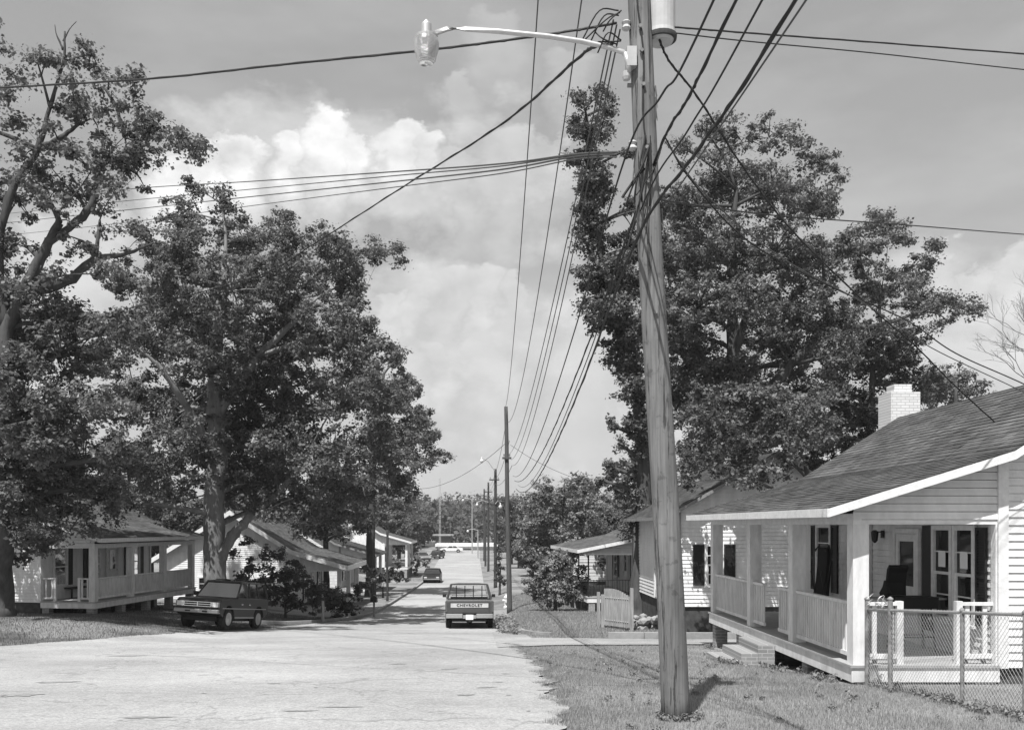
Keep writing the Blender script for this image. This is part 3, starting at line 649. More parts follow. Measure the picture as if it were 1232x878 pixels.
# shrubs on the left behind the parked car and along the kerb
for lab, lst, Yq, lf in (('dark overgrown hedge bush between the oak trunk and the gabled house', [(300,695,16),(330,690,16),(355,695,18),(380,705,16),(345,715,22),(315,715,20),(375,725,15),(400,715,12),(290,710,14)], 47, 'leaf'),
                  ('tangled dark shrub at the street corner beside the mailbox', [(398,728,12),(412,722,13),(405,735,10),(422,730,11),(428,715,10),(438,705,9)], 48.5, 'leaf_dark'),
                  ('leafy vine bush climbing in front of the white gable wall', [(280,665,10,.7),(300,655,10,.7),(320,668,12,.8),(340,670,10,.7),(300,675,12,.8),(355,680,10)], 50, 'leaf'),
                  ('shrub beneath the straight trunk along the left side of the street', [(450,690,12),(470,690,12),(462,700,10),(485,695,9),(440,680,10),(440,700,9),(478,680,8)], 70, 'leaf'),
                  ('low weedy shrub by the far left kerb near the parked car', [(505,675,6),(512,680,5),(498,680,7),(490,668,7),(500,688,5)], 110, 'weed')):
    cxp = sum(q[0] for q in lst)/len(lst); gq = at(cxp, 740, Yq); zq = G(gq.x, Yq)
    tree(lab, (gq.x, Yq, zq-.05), [(gq.x,Yq,zq-.1,.08),(gq.x,Yq,zq+.5,.05),(gq.x,Yq,zq+.8,.03)], pxblobs(lst, Yq, .8), per=27 if Yq < 60 else 11, rs=.32, cnt=62, size=.13 if Yq < 60 else .2, leaf=lf, name='shrub', limb_r=.03, cat='shrub')

# background trees: four kinds, copied
kinds = []
for k in range(4):
    h = [9, 11, 8, 12][k]; wv = [3.6, 4.0, 3.4, 3.2][k]
    bl = []
    for _ in range(16):
        a = random.uniform(0, 6.28); r = random.uniform(.1, .75)*wv; z = h*random.uniform(.2, .92); q = 1-abs(z/h-.6)*.9
        bl.append((r*math.cos(a)*q, r*math.sin(a)*q, z, wv*.38, wv*.38, wv*.32))
    o = tree('leafy tree among the rows of trees beyond the houses', (0, 0, 0), [(0,0,-.3,.35),(0,0,h*.3,.25),(0,0,h*.8,.08)], bl, per=5.5, rs=.62, cnt=34, size=.34,
             leaf=['leaf','forest','leaf','forest'][k], name='background_tree', group='trees beyond the houses', twig=False)
    kinds.append(o)
spots = []
for px, Y, s in [(120,75,1),(180,82,1.1),(235,78,1.0),(60,70,1.1),(0,72,1.1),(300,95,1.05),(350,100,1.1),(395,104,1.0),(330,125,1.2),(385,130,1.2),(425,128,1.1),(440,150,1.1),(462,140,.95),(480,150,1.0),(497,165,.95),
                 (455,175,1.2),(475,190,1.3),(495,205,1.2),(510,215,1.0),(430,200,1.4),(400,180,1.3),
                 (625,118,.75),(640,100,.8),(615,135,.8),(655,125,1.0),(690,110,1.1),(725,105,1.05),(755,95,1.0),(790,92,1.0),(830,95,1.1),(740,140,1.2),(700,150,1.2),(660,160,1.2),(630,170,1.1),(612,185,1.0),(605,205,1.1),
                 (770,75,.75),(735,78,.7),(870,80,1),(960,90,1.1),(1050,90,1.1),(1140,95,1.0),(1220,95,.9),(600,160,.55)]:
    spots.append(((px-CX)*Y/F, Y, s))
for n, (x, y, s) in enumerate(spots):
    o = kinds[n] if n < 4 else copy_tree(kinds[n % 4])
    o['label'] = ('leafy tree ' + ('in the row just behind the left hand houses' if x < -6 and y < 90 else 'in the left hand clump beyond the small far white house' if x < -6 and y < 160 else 'near the far left end of the street below the wooded hill' if x < 0 else 'close beside the utility poles on the right of the street' if x < 7 else 'far behind the low porch house on the right' if y > 100 else 'in the row behind the right hand roofs'))
    o.location = (x, y, G(x, y)-.1); o.rotation_euler = (0, 0, random.uniform(0, 6.28)); o.scale = (s, s, s*random.uniform(.85, 1.05))
# far wooded hill
n = 2300; fx = rng.uniform(-200, 230, n); fy = 204+226*rng.random(n)**1.3
keep = ~((fy < 210) & (np.abs(fx+4) < 12)); fx, fy = fx[keep], fy[keep]; fz = ground(fx, fy)
hh = rng.uniform(6, 11.5, len(fx))
C = []; Rr = []
for dx, dy, dz, rr in ((0,0,.85,2.2),(1.8,.5,.65,2.2),(-1.8,-.5,.62,2.2),(.3,-1.8,.5,2.3),(0,1,.3,2.6),(-.5,-1,.25,2.4)):
    C.append(np.stack([fx+dx, fy+dy, fz+hh*dz], -1)); Rr.append(np.full(len(fx), rr))
C = np.concatenate(C); Rr = np.concatenate(Rr); V, Fq, tn = leaves_np(C, Rr, 16, 1.05, tone_c=.6+.8*rng.random(len(C)), shell=.35)
wd = npmesh('far_woodland', V, Fq, MT['forest'], tn); tag(wd, 'distant wooded hill closing the end of the street', 'woodland', kind='stuff')

# ------------------------------------------------------------------ grass
def grass(name, label, pts, h, wdt, m='grass', lean=.5):
    n = len(pts); z = ground(pts[:, 0], pts[:, 1]); a = rng.random(n)*6.283; hh = h*(.5+rng.random(n))
    d = np.stack([np.cos(a), np.sin(a)], -1); ln = rng.random(n)*lean
    b = rng.random(n)*6.283; lv = np.stack([np.cos(b), np.sin(b)], -1)
    P0 = np.stack([pts[:,0]-d[:,0]*wdt, pts[:,1]-d[:,1]*wdt, z-.01], -1); P1 = np.stack([pts[:,0]+d[:,0]*wdt, pts[:,1]+d[:,1]*wdt, z-.01], -1)
    P2 = np.stack([pts[:,0]+lv[:,0]*ln*hh, pts[:,1]+lv[:,1]*ln*hh, z+hh*(1-.3*ln)], -1)
    V = np.stack([P0, P1, P2], 1).reshape(-1, 3); o = npmesh(name, V, np.arange(3*n).reshape(-1, 3), MT[m], .55+.9*rng.random(n))
    return tag(o, label, 'grass', kind='stuff')
def lawn_pts(n, x0, x1, y0, y1, fn=None, power=1.6):
    x = rng.uniform(x0, x1, n); y = y0+(y1-y0)*rng.random(n)**power
    k = fn(x, y) if fn is not None else np.ones(n, bool)
    return np.stack([x[k], y[k]], -1)
rex = lambda y: np.interp(y, [p[1] for p in RE], [p[0] for p in RE])
near = lawn_pts(260000, .6, 9, 7.5, 26, lambda x, y: (x > rex(y)-.05+.12*np.sin(y*3)+.1*np.sin(y*7.7)) & ~((x > 5.8) & (y > 15.0)) & (np.sin(x*1.7+2*np.sin(y*.9))*np.sin(y*1.3+x*.6)+rng.random(len(x))*1.6 > .1))
grass('lawn_grass', 'short patchy lawn grass between the road edge and the near porch', near, .040, .0045)
edge_y = rng.uniform(8, 26, 14000); edge = np.stack([rex(edge_y)+rng.normal(0.04, .055, 14000)+.12*np.sin(edge_y*3.1)+.08*np.sin(edge_y*9), edge_y], -1)
grass('verge_grass', 'ragged tufts of grass creeping over the broken road edge', edge, .05, .005)
mid = lawn_pts(90000, 1.5, 7.5, 29.5, 66, lambda x, y: x > 1.6, 1.2)
grass('far_lawn_grass', 'mown grass of the lawns beyond the side drive', mid, .07, .012)
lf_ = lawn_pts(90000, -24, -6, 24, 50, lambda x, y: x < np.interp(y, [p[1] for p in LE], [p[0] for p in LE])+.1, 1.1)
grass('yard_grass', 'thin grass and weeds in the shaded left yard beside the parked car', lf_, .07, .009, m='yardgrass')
# weeds: clumps as separate stuff-like tufts
def weeds(name, label, cents, rad, cnt, size, m='weed', cat='weeds'):
    C = np.array([(x, y, G(x, y)+rad*.45) for x, y in cents]); V, Fq, tn = leaves_np(C, np.full(len(C), rad), cnt, size, flat=.8, up=.2)
    return tag(npmesh(name, V, Fq, MT[m], tn), label, cat, kind='stuff')
weeds('bank_weeds', 'overgrown weeds on the bank right of the pickup truck', [(random.uniform(.8,1.35), random.uniform(31.5,46)) for _ in range(70)], .28, 45, .09)
weeds('porch_weeds', 'weeds growing along the foot of the near porch', [(5.75+random.uniform(-.25,.1), random.uniform(15.2,24)) for _ in range(36)]+[(4.9+random.uniform(-.3,.3), 18.7+random.uniform(-.3,.2)) for _ in range(10)], .11, 45, .05)
weeds('pole_weeds', 'weeds round the foot of the near utility pole', [(2.08+.2*math.cos(a), 10.0+.2*math.sin(a)) for a in np.arange(0, 6.2, .4)], .07, 40, .035)
weeds('lawn_weeds', 'scattered broad leaved weeds and clover patches in the near lawn', [(x_, y_) for x_, y_ in [(random.uniform(1.2,5.6), 8.6+14*random.random()**1.3) for _ in range(90)]], .07, 34, .032)
weeds('fence_weeds', 'weeds tangled along the bottom of the chain link fence', [(6.05+random.uniform(-.12,.2), random.uniform(10.5,14.9)) for _ in range(45)], .10, 36, .045)

# ------------------------------------------------------------------ houses
def siding(mb, O, d, n, s0, s1, z0, z1, top=None, expo=.125, proj=.021, slot=.009):
    """lapped boards on the plane through O along d, outward n; top(s) gives a sloping limit"""
    ssm = np.linspace(s0, s1, 160); tp = np.array([top(q) for q in ssm]) if top else None
    zz = z0
    while zz < z1 - 1e-4:
        zt = min(zz+expo, z1)
        def span(z):
            if top is None: return s0, s1
            k = np.where(tp >= z)[0]
            return (ssm[k[0]], ssm[k[-1]]) if len(k) else None
        a = span(zz); b = span(zt) or (a and ((a[0]+a[1])/2,)*2)
        if not a: break
        def P(q, t, z): return (O[0]+d[0]*q+n[0]*t, O[1]+d[1]*q+n[1]*t, z)
        zs = min(zz+slot, zt-.001); mb.add([P(a[0],proj,zs),P(a[1],proj,zs),P(b[1],.001,zt),P(b[0],.001,zt),P(a[0],-.03,zs),P(a[1],-.03,zs)], [(0,1,2,3),(4,5,1,0)])
        zz = zt
def window(parent, O, d, n, s, z, wd, ht, frame='trim', shut=0, sashes=True, double=False, paper=False, shutter_w=.36, t=.0):
    """sash window standing proud of the wall; s = centre"""
    fr = MB(); f = .085
    a, b = s-wd/2, s+wd/2
    fr.obox(O,d,n,a-f,a,t,t+.055,z-f,z+ht+f); fr.obox(O,d,n,b,b+f,t,t+.055,z-f,z+ht+f)
    fr.obox(O,d,n,a,b,t,t+.052,z+ht,z+ht+f); fr.obox(O,d,n,a-f-.03,b+f+.03,t,t+.09,z-f-.03,z-f+.012)
    fr.obox(O,d,n,a,b,t,t+.05,z-f+.012,z)
    if sashes:
        fr.obox(O,d,n,a,b,t+.012,t+.04,z+ht*.5-.025,z+ht*.5+.025)
        fr.obox(O,d,n,a,a+.035,t+.010,t+.038,z,z+ht*.5-.025); fr.obox(O,d,n,b-.035,b,t+.010,t+.038,z,z+ht*.5-.025)
        fr.obox(O,d,n,a,b,t+.008,t+.03,z+ht*.25-.012,z+ht*.25+.012); fr.obox(O,d,n,a,b,t+.008,t+.03,z+ht*.75-.012,z+ht*.75+.012)
    w_ = fr.build('window', MT[frame], parent)
    g = MB(); g.obox(O,d,n,a+.002,b-.002,t+.004,t+.007,z+.002,z+ht-.002); g.build('pane', MT['glass'], w_)
    if paper:
        g = MB(); g.obox(O,d,n,a+wd*.25,b-wd*.3,t+.0395,t+.043,z+ht*.57,z+ht*.76); g.build('paper_notice', MT['paper'], w_)
    for sd in ([-1, 1] if shut == 2 else [shut] if shut else []):
        sh = MB(); c0 = (a-f-shutter_w-.01) if sd < 0 else (b+f+.01)
        sh.obox(O,d,n,c0,c0+.05,t+.004,t+.04,z-.05,z+ht+.05); sh.obox(O,d,n,c0+shutter_w-.05,c0+shutter_w,t+.004,t+.04,z-.05,z+ht+.05)
        for zz in (z-.05, z+ht*.5-.03, z+ht): sh.obox(O,d,n,c0+.05,c0+shutter_w-.05,t+.004,t+.038,zz,zz+.05)
        k = z
        while k < z+ht-.05:
            sh.obox(O,d,n,c0+.05,c0+shutter_w-.05,t+.008,t+.028,k,k+.028); k += .045
        sh.obox(O,d,n,c0+.05,c0+shutter_w-.05,t+.002,t+.010,z-.02,z+ht)
        sh.build('shutter', MT['dark'], parent)
    return w_
def door(parent, O, d, n, s, z, wd=.9, ht=2.05, m='trim'):
    fr = MB()
    fr.obox(O,d,n,s-wd/2-.09,s-wd/2,0.0,.06,z,z+ht+.09); fr.obox(O,d,n,s+wd/2,s+wd/2+.09,0.0,.06,z,z+ht+.09); fr.obox(O,d,n,s-wd/2,s+wd/2,0.0,.058,z+ht,z+ht+.09)
    fr.build('door_frame', MT['trim'], parent)
    dr = MB(); a, b = s-wd/2+.01, s+wd/2-.01
    dr.obox(O,d,n,a,a+.12,.005,.04,z+.02,z+ht-.01); dr.obox(O,d,n,b-.12,b,.005,.04,z+.02,z+ht-.01)
    for z0, z1 in ((.02,.3),(.9,1.05),(ht-.15,ht-.01)): dr.obox(O,d,n,a+.12,b-.12,.005,.038,z+z0,z+z1)
    dr.obox(O,d,n,a+.12,b-.12,.003,.02,z+.3,z+.9)
    D = dr.build('door', MT[m], parent)
    g = MB(); g.obox(O,d,n,a+.12,b-.12,.008,.012,z+1.05,z+ht-.15); g.build('pane', MT['glass'], D)
    g = MB(); g.obox(O,d,n,b-.1,b-.05,.04,.075,z+.98,z+1.03); g.build('handle', MT['metal'], D)
def balustrade(mb, a, b, z0, z1, step=.115, pk=.042):
    a = Vector(a); b = Vector(b); Ln = (b-a).length; d = (b-a)/Ln; n = Vector((-d.y, d.x)); O = (a.x, a.y)
    mb.obox(O,d,n,0,Ln,-.045,.045,z1-.05,z1); mb.obox(O,d,n,0,Ln,-.025,.025,z0+.09,z0+.16)
    k = step*.5; m_ = max(1, int(Ln/step)); st = Ln/m_
    for i in range(m_): q = st*(i+.5); mb.obox(O,d,n,q-pk/2,q+pk/2,-.018,.018,z0+.16,z1-.05)
def mill_house(name, label, org, rz, s, Lh, pd, posts, zf, roof, depth, mats, ground_z, near_rails=(), front_rails=(), front=(), gable_win=(), beam=None, ov=.45, far_wall=True,
               postw=.25, wall_back=None, rail_h=.98, chimney=None, fascia_w=.17, open_base=True, no_floor=False, near_cut=None):
    """local frame: x = s*v (v = depth from the porch front), y = u along the facade. roof: list of (v,z) front eave .. back eave, z relative to origin"""
    root = empty(name, org, rz); tag(root, label, 'house')
    X = lambda v: s*v
    zr = lambda v: float(np.interp(v, [p[0] for p in roof], [p[1] for p in roof]))
    wall_m, trim_m, roof_m = mats
    # roof slab
    th = .09; poly = [(v, z) for v, z in roof] + [(v, z-th) for v, z in roof[::-1]]
    mb = MB(); mb.prism(poly, -ov, Lh+ov, lambda p, q, a: (X(p), a, q)); 
    rf = mb.build('roof', MT[roof_m], root)
    # rake boards and eave boards
    fb = MB(); fw = fascia_w
    for u0 in (-ov-.025, Lh+ov+.002):
        for (v0, z0), (v1, z1) in zip(roof[:-1], roof[1:]):
            fb.prism([(v0,z0-.012),(v1,z1-.012),(v1,z1-fw),(v0,z0-fw)], u0, u0+.023, lambda p,q,a: (X(p), a, q))
    v0, z0 = roof[0]; fb.prism([(v0-.025,z0-.005),(v0-.003,z0-.005),(v0-.003,z0-fw),(v0-.025,z0-fw)], -ov-.023, Lh+ov+.023, lambda p,q,a: (X(p), a, q))
    v1, z1 = roof[-1]; fb.prism([(v1+.003,z1-.005),(v1+.025,z1-.005),(v1+.025,z1-fw),(v1+.003,z1-fw)], -ov-.023, Lh+ov+.023, lambda p,q,a: (X(p), a, q))
    fb.build('fascia', MT[trim_m], root)
    bt = beam if beam is not None else zr(0)-.22       # underside of beam
    # beams round the porch
    bm_ = MB(); bh = .17
    bm_.box(min(X(0),X(.14)), max(X(0),X(.14)), 0, Lh, bt, bt+bh)
    if pd > .3: bm_.build('porch_beam', MT[trim_m], root)
    for u0 in (0, Lh-.14):
        if pd > .3: bm_ = MB(); bm_.box(min(X(.142),X(pd-.002)), max(X(.142),X(pd-.002)), u0+.0, u0+.14, bt, bt+.07); bm_.build('porch_beam', MT[trim_m], root)
    cl = MB(); cl.box(min(X(.15),X(pd-.01)), max(X(.15),X(pd-.01)), .15, Lh-.15, bt+bh-.03, bt+bh); pd > .3 and cl.build('porch_ceiling', MT['ceil'], root)
    # porch floor and band
    if not no_floor:
        fl = MB(); fl.box(min(X(-.06),X(pd-.002)), max(X(-.06),X(pd-.002)), -.06, Lh+.06, zf-.04, zf); fl.build('porch_floor', MT['floor'], root)
        bd = MB(); bd.box(min(X(-.035),X(-.0)), max(X(-.035),X(-.0)), -.035, Lh+.035, zf-.27, zf-.042); bd.box(min(X(.002),X(pd)), max(X(.002),X(pd)), -.035, 0, zf-.265, zf-.042); bd.box(min(X(.002),X(pd)), max(X(.002),X(pd)), Lh, Lh+.035, zf-.265, zf-.042)
        bd.build('floor_band', MT['white'], root)
    for u in np.linspace(.15, Lh-.15, 5):
        for v in (.2, pd-.2) if pd > .3 else ():
            pr = MB(); pr.box(min(X(v-.15),X(v+.15)), max(X(v-.15),X(v+.15)), u-.15, u+.15, ground_z-.6, zf-.05); pr.build('pier', MT['brick'], root)
    # house body
    zb = zf-.05; DD = depth
    wl = MB(); n0 = (0, -1); n1 = (0, 1)
    topf = lambda v: zr(v)-th-.005
    siding(wl, (0, 0), (s, 0), n0, pd, DD, zb, max(z for v, z in roof), topf)
    siding(wl, (0, Lh), (s, 0), n1, pd, DD, zb, max(z for v, z in roof), topf)
    siding(wl, (X(pd), 0), (0, 1), (-s, 0), 0, Lh, zb, min(topf(pd), topf(pd)))
    siding(wl, (X(DD), 0), (0, 1), (s, 0), 0, Lh, zb, topf(DD))
    # solid core behind the boards
    wl.prism([(pd+.012, zb)]+[(pd+.012, topf(pd))]+[(v, z-th-.01) for v, z in roof if pd < v < DD]+[(DD-.012, topf(DD)),(DD-.012, zb)], .012, Lh-.012, lambda p,q,a: (X(p), a, q))
    wl.build('wall', MT[wall_m], root)
    # porch gable infill
    for u0, nn_ in ((0.0, n0), (Lh, n1)):
      if pd > .3: gi = MB(); siding(gi, (0, u0), (s, 0), nn_, .0, pd-.0, bt+.07, zr(pd), topf); gi.build('porch_gable_siding', MT[wall_m], root)
    c = .14
    for v in (pd-.005, DD):
        lo, hi = (v-.02, v+c) if v < DD else (v-c, v+.02)
        for u0, u1 in ((-.045, -.001), (Lh+.001, Lh+.045)): cb = MB(); cb.box(min(X(lo),X(hi)), max(X(lo),X(hi)), u0, u1, zb, topf(min(max(v,lo),hi))-.02); cb.build('corner_board', MT[trim_m], root)
    for ua, ub_ in ((0, c), (Lh-c, Lh)): cb = MB(); cb.box(min(X(pd-.048),X(pd-.027)), max(X(pd-.048),X(pd-.027)), ua, ub_, zb, bt); cb.build('corner_board', MT[trim_m], root)
    fd = MB(); fd.box(min(X(pd+.05),X(DD-.05)), max(X(pd+.05),X(DD-.05)), .05, Lh-.05, ground_z-1.2, zb-.001); fd.build('foundation', MT['under'], root)
    for u in posts:
        p = MB(); p.box(min(X(0.0),X(postw)), max(X(0.0),X(postw)), u, u+postw, zf, bt-.001);
        p.build('porch_post', MT['white'], root)
    for a, b in front_rails:
        r = MB(); balustrade(r, (X(.10), a), (X(.10), b), zf, zf+rail_h); r.build('balustrade', MT['white'], root)
    for a, b, uu in near_rails:
        r = MB(); balustrade(r, (X(a), uu), (X(b), uu), zf, zf+rail_h, .19, .07); 
        r.box(min(X(b-.05),X(b+.05)), max(X(b-.05),X(b+.05)), uu-.05, uu+.05, zf, zf+rail_h+.02) if b < pd-.3 else r.box(min(X(a-.05),X(a+.05)), max(X(a-.05),X(a+.05)), uu-.05, uu+.05, zf, zf+rail_h+.02)
        r.build('balustrade', MT['white'], root)
    FO = (X(pd-.022), 0); fdv = (0, 1); fn = (-s, 0)
    for it in front:
        if it[0] == 'door': door(root, FO, fdv, fn, it[1], zf)
        elif it[0] == 'win': window(root, FO, fdv, fn, it[1], zf+it[2], it[3], it[4], shut=it[5], paper=it[6] if len(it) > 6 else False, shutter_w=it[7] if len(it) > 7 else .36)
        elif it[0] == 'lamp':
            l = MB(); l.obox(FO,fdv,fn,it[1]-.05,it[1]+.05,.014,.04,zf+1.95,zf+2.1); l.lathe((X(pd-.2), it[1], zf+1.85), [(.03,.26),(.08,.22),(.06,.05),(.02,0)], 8); l.obox(FO,fdv,fn,it[1]-.012,it[1]+.012,.04,.2,zf+2.06,zf+2.085); l.build('porch_lamp', MT['dark'], root)
    for it in gable_win: window(root, (0, -.022), (s, 0), n0, it[0], zf+it[1], it[2], it[3], shut=it[4])
    if chimney:
        v, u, wd, dp, zt, zbm, m = chimney; ch = MB(); ch.box(X(v)-wd/2, X(v)+wd/2, u-dp/2, u+dp/2, zbm, zt-.22)
        ch.box(X(v)-wd*.3, X(v)+wd*.3, u-dp*.3, u+dp*.3, zt-.22, zt); ch.build('chimney', MT[m], root)
    return root
# --- the near right-hand house
O1 = (5.9, 15.1, -2.5)
h1 = mill_house('white_house', 'white clapboard house with a railed corner porch and white brick chimney at the right edge', O1, 0, 1, 9.3, 2.30,
    posts=(0, 2.92, 5.75, 9.05), zf=.30, roof=[(-.52, 2.77),(2.36, 3.66),(4.95, 5.30),(7.6, 3.62),(8.6,3.3)], depth=7.9, mats=('siding','trim','shingle'), ground_z=-.3,
    front_rails=[(.25,2.92),(3.17,4.05),(5.0,5.75),(6.0,9.05)], near_rails=[(.25,.78,.12),(1.72,2.28,.12)], beam=2.52, ov=.36,
    front=[('win', .98, .62, .56, 1.50, -1, True, .32), ('win', 1.74, .62, .56, 1.50, 0, True), ('door', 3.15), ('lamp', 4.25), ('win', 7.55, .70, .8, 1.45, 2), ('win', 5.3, .7, .8, 1.45, 0)],
    gable_win=[(4.3,.7,.8,1.45,0),(6.4,.7,.8,1.45,0)],
    chimney=(5.2, 10.2, .76, .8, 6.2, -.8, 'brick_white'), fascia_w=.14)
def courses(root, roof, L0, L1, s=1, m='shingle', e=.15):
    mb = MB()
    for (v0, z0), (v1, z1) in zip(roof[:-1], roof[1:]):
        if z1 < z0: (v0, z0), (v1, z1) = (v1, z1), (v0, z0)
        Ls = math.hypot(v1-v0, z1-z0); dv, dz = (v1-v0)/Ls, (z1-z0)/Ls; nv, nz_ = (-dz, dv) if dv > 0 else (dz, -dv); k = 0.0
        while k < Ls-.02:
            k1 = min(k+e, Ls); u = L0
            while u < L1:
                u1 = min(u+random.uniform(.24,.34), L1); h = random.uniform(.009,.016)
                A_ = (v0+dv*k+nv*h, z0+dz*k+nz_*h); B_ = (v0+dv*k1+nv*.002, z0+dz*k1+nz_*.002); C_ = (v0+dv*k, z0+dz*k)
                ue = u1-.006
                mb.add([(s*A_[0],u,A_[1]),(s*A_[0],ue,A_[1]),(s*B_[0],ue,B_[1]),(s*B_[0],u,B_[1]),(s*C_[0],u,C_[1]-.001),(s*C_[0],ue,C_[1]-.001)], [(0,1,2,3),(4,5,1,0)])
                u = u1
            k = k1
    return mb.build('shingle_courses', MT[m], root)
courses(h1, [(-.52, 2.77),(2.36, 3.66),(4.95, 5.30)], -.36, 9.66)
sh = MB(); sh.obox((2.30-.022,0),(0,1),(-1,0),2.13,2.49,.004,.04,.55+.30-.25,2.2+.30); sh.build('shutter', MT['dark'], h1)
# --- white gabled house behind it
O2 = (6.25, 30.6, -3.5)
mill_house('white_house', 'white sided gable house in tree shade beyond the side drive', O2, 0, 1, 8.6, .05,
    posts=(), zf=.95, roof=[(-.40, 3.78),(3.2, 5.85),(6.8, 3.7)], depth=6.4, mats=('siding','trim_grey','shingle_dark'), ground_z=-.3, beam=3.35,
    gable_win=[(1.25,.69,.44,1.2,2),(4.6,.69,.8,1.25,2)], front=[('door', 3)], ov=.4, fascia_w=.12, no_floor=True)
# --- low porch house beyond (iron railed)
O3 = (5.15, 45.5, -3.75)
h3 = mill_house('grey_house', 'low house with a dark iron railed porch half hidden behind the round shrub', O3, R(3), 1, 9.0, 2.6,
    posts=(), zf=.35, roof=[(-.55, 2.62),(2.6, 3.25),(5.8, 4.7),(9, 3.0)], depth=8.8, mats=('siding_grey','trim','shingle'), ground_z=-.3, beam=2.35,
    front=[('win', 1.6, .7, .8, 1.4, 2), ('door', 3.6), ('win', 6.2, .7, .8, 1.4, 2)], gable_win=[(4.4,.7,.8,1.4,0)], ov=.45)
ir = MB()
for u in np.linspace(.05, 8.95, 4):
    for q in (0, .22): ir.tube([(.06, u+q, .35), (.06, u+q, 2.35)], .02, 5)
    for k in range(6): ir.tube([(.06, u, .5+k*.3), (.06, u+.22, .65+k*.3)], .012, 4)
for z in (.42, 1.15): ir.tube([(.06, .05, z), (.06, 8.95, z)], .018, 5); ir.tube([(.06, .05, z), (2.5, .05, z)], .018, 5)
for k in np.arange(.15, 8.9, .14): ir.tube([(.06, k, .42), (.06, k, 1.15)], .010, 4, False)
for k in np.arange(.15, 2.5, .14): ir.tube([(k, .05, .42), (k, .05, 1.15)], .010, 4, False)
for q in (1.2, 1.42): ir.tube([(q, .05, .35), (q, .05, 2.35)], .02, 5)
for k in range(9): ir.tube([(.1, 8.9, .45+k*.2), (2.5, 8.9, .45+k*.2)], .012, 4)
ir.build('iron_railing', MT['dark'], h3)
# --- left porch house
a4 = R(-8); c4 = at(114, 724, 37.8); 
O4 = (c4.x, 37.8, -3.62)
mill_house('white_house', 'white clapboard house with a long railed porch under the trees at left', O4, a4, -1, 9.1, 2.30,
    posts=(0, 2.92, 5.9, 8.85), zf=.60, roof=[(-.45, 3.12),(2.4, 3.95),(5.7, 6.1),(9.0, 4.0),(10, 3.6)], depth=9.0, mats=('siding','trim','shingle'), ground_z=-.4,
    front_rails=[(.25,2.92),(3.17,5.9),(6.15,8.85)], near_rails=[(.25,.72,.12),(1.75,2.28,.12)], beam=2.72, ov=.4,
    front=[('win', 1.3, .6, .85, 1.45, 1), ('win', 3.9, .6, .85, 1.45, -1), ('door', 5.4), ('win', 7.4, .6, .9, 1.45, 2)], gable_win=[(4.2,.6,.8,1.4,0)], rail_h=.93)
# --- second left house: tall bright gable
def left_house(name, label, Y, Xe, ze, gz, Lh=8.5, mats=('siding','trim','shingle'), pe=1.0, **k):
    # eave front at Xe (world), eave height ze, origin at post front
    O = (Xe-.45, Y, gz); z = ze-gz
    return mill_house(name, label, O, k.pop('rz', 0), -1, Lh, 2.5, posts=(0, 4.0, Lh-.25), zf=z-2.75, roof=[(-.45, z),(2.9, z+.95),(6.65, z+3.35),(11.4, z+.45)], depth=11.0, mats=mats, ground_z=-.5,
               beam=z-.35, ov=.45, **k)
left_house('white_house', 'white house with a bright gable and broad white rake board behind the parked dark vehicle', 58, -7.95, -2.42, -5.0, fascia_w=.30,
    front=[('win', 1.6, .6, .9, 1.45, 2), ('door', 4.2), ('win', 6.8, .6, .9, 1.45, 2)], gable_win=[(4.6,.6,.8,1.4,0),(8.2,.6,.8,1.4,0)])
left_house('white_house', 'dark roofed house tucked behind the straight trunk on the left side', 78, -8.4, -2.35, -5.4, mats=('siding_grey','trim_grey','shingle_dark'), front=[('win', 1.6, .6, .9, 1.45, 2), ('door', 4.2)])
left_house('white_house', 'small far white house with a peaked gable on the left side of the street', 104, -7.4, -1.75, -5.2, front=[('win', 1.6, .6, .9, 1.45, 2), ('door', 4.2)], gable_win=[(4.6,.6,.8,1.4,0)], fascia_w=.22)
mill_house('grey_house', 'small far house on the right side glimpsed through the trees', (5.5, 80, -5.0), 0, 1, 8.5, 2.4, posts=(0,4,8.2), zf=.4, roof=[(-.45,2.8),(2.6,3.5),(5.8,5.4),(9,3.5)], depth=8.8, mats=('siding_grey','trim','shingle_dark'), ground_z=-.4, beam=2.5)
# distant low buildings closing the street
def low_building(name, label, x0, x1, y, z0, z1, dep, wall, roof, band=.5):
    r = empty(name, (x0, y, z0)); tag(r, label, 'building'); W = x1-x0; H = z1-z0
    m = MB(); m.box(0, W, 0, dep, -1, H-band); m.build('wall', MT[wall], r)
    m = MB(); m.box(-.6, W+.6, -.6, dep+.6, H-band, H); m.build('roof', MT[roof], r)
    for k in range(int(W//4)):
        m = MB(); m.box(1+k*4, 3+k*4, -.06, -.005, H-band-1.6, H-band-.5); m.build('window', MT['dark'], r)
low_building('low_building', 'long low far building with a pale flat roof across the end of the street', -8.5, 3.2, 196, -5.2, -4.05+.3, 9, 'siding_grey', 'white', .55)
low_building('brick_building', 'small dark flat roofed building left of the long pale one', -9.5, -6.2, 206, -5.0, -1.9, 7, 'under', 'concrete', .3)
# --- brick steps
st = empty('brick_steps', (5.3, 19.65, G(5.3, 19.65))); tag(st, 'three brick steps leading up to the gap in the near porch railing', 'steps')
for k, (x0, x1, zt) in enumerate([(.22,.55,-2.36),(-.12,.22,-2.53),(-.46,-.12,-2.69)]):
    m = MB(); m.box(x0, x1+(.0 if k == 0 else -.004), -.72-.02*k, .72+.02*k, -.35, zt-G(5.3,19.65)); m.build('step', MT['brick'], st, bevel=.008)

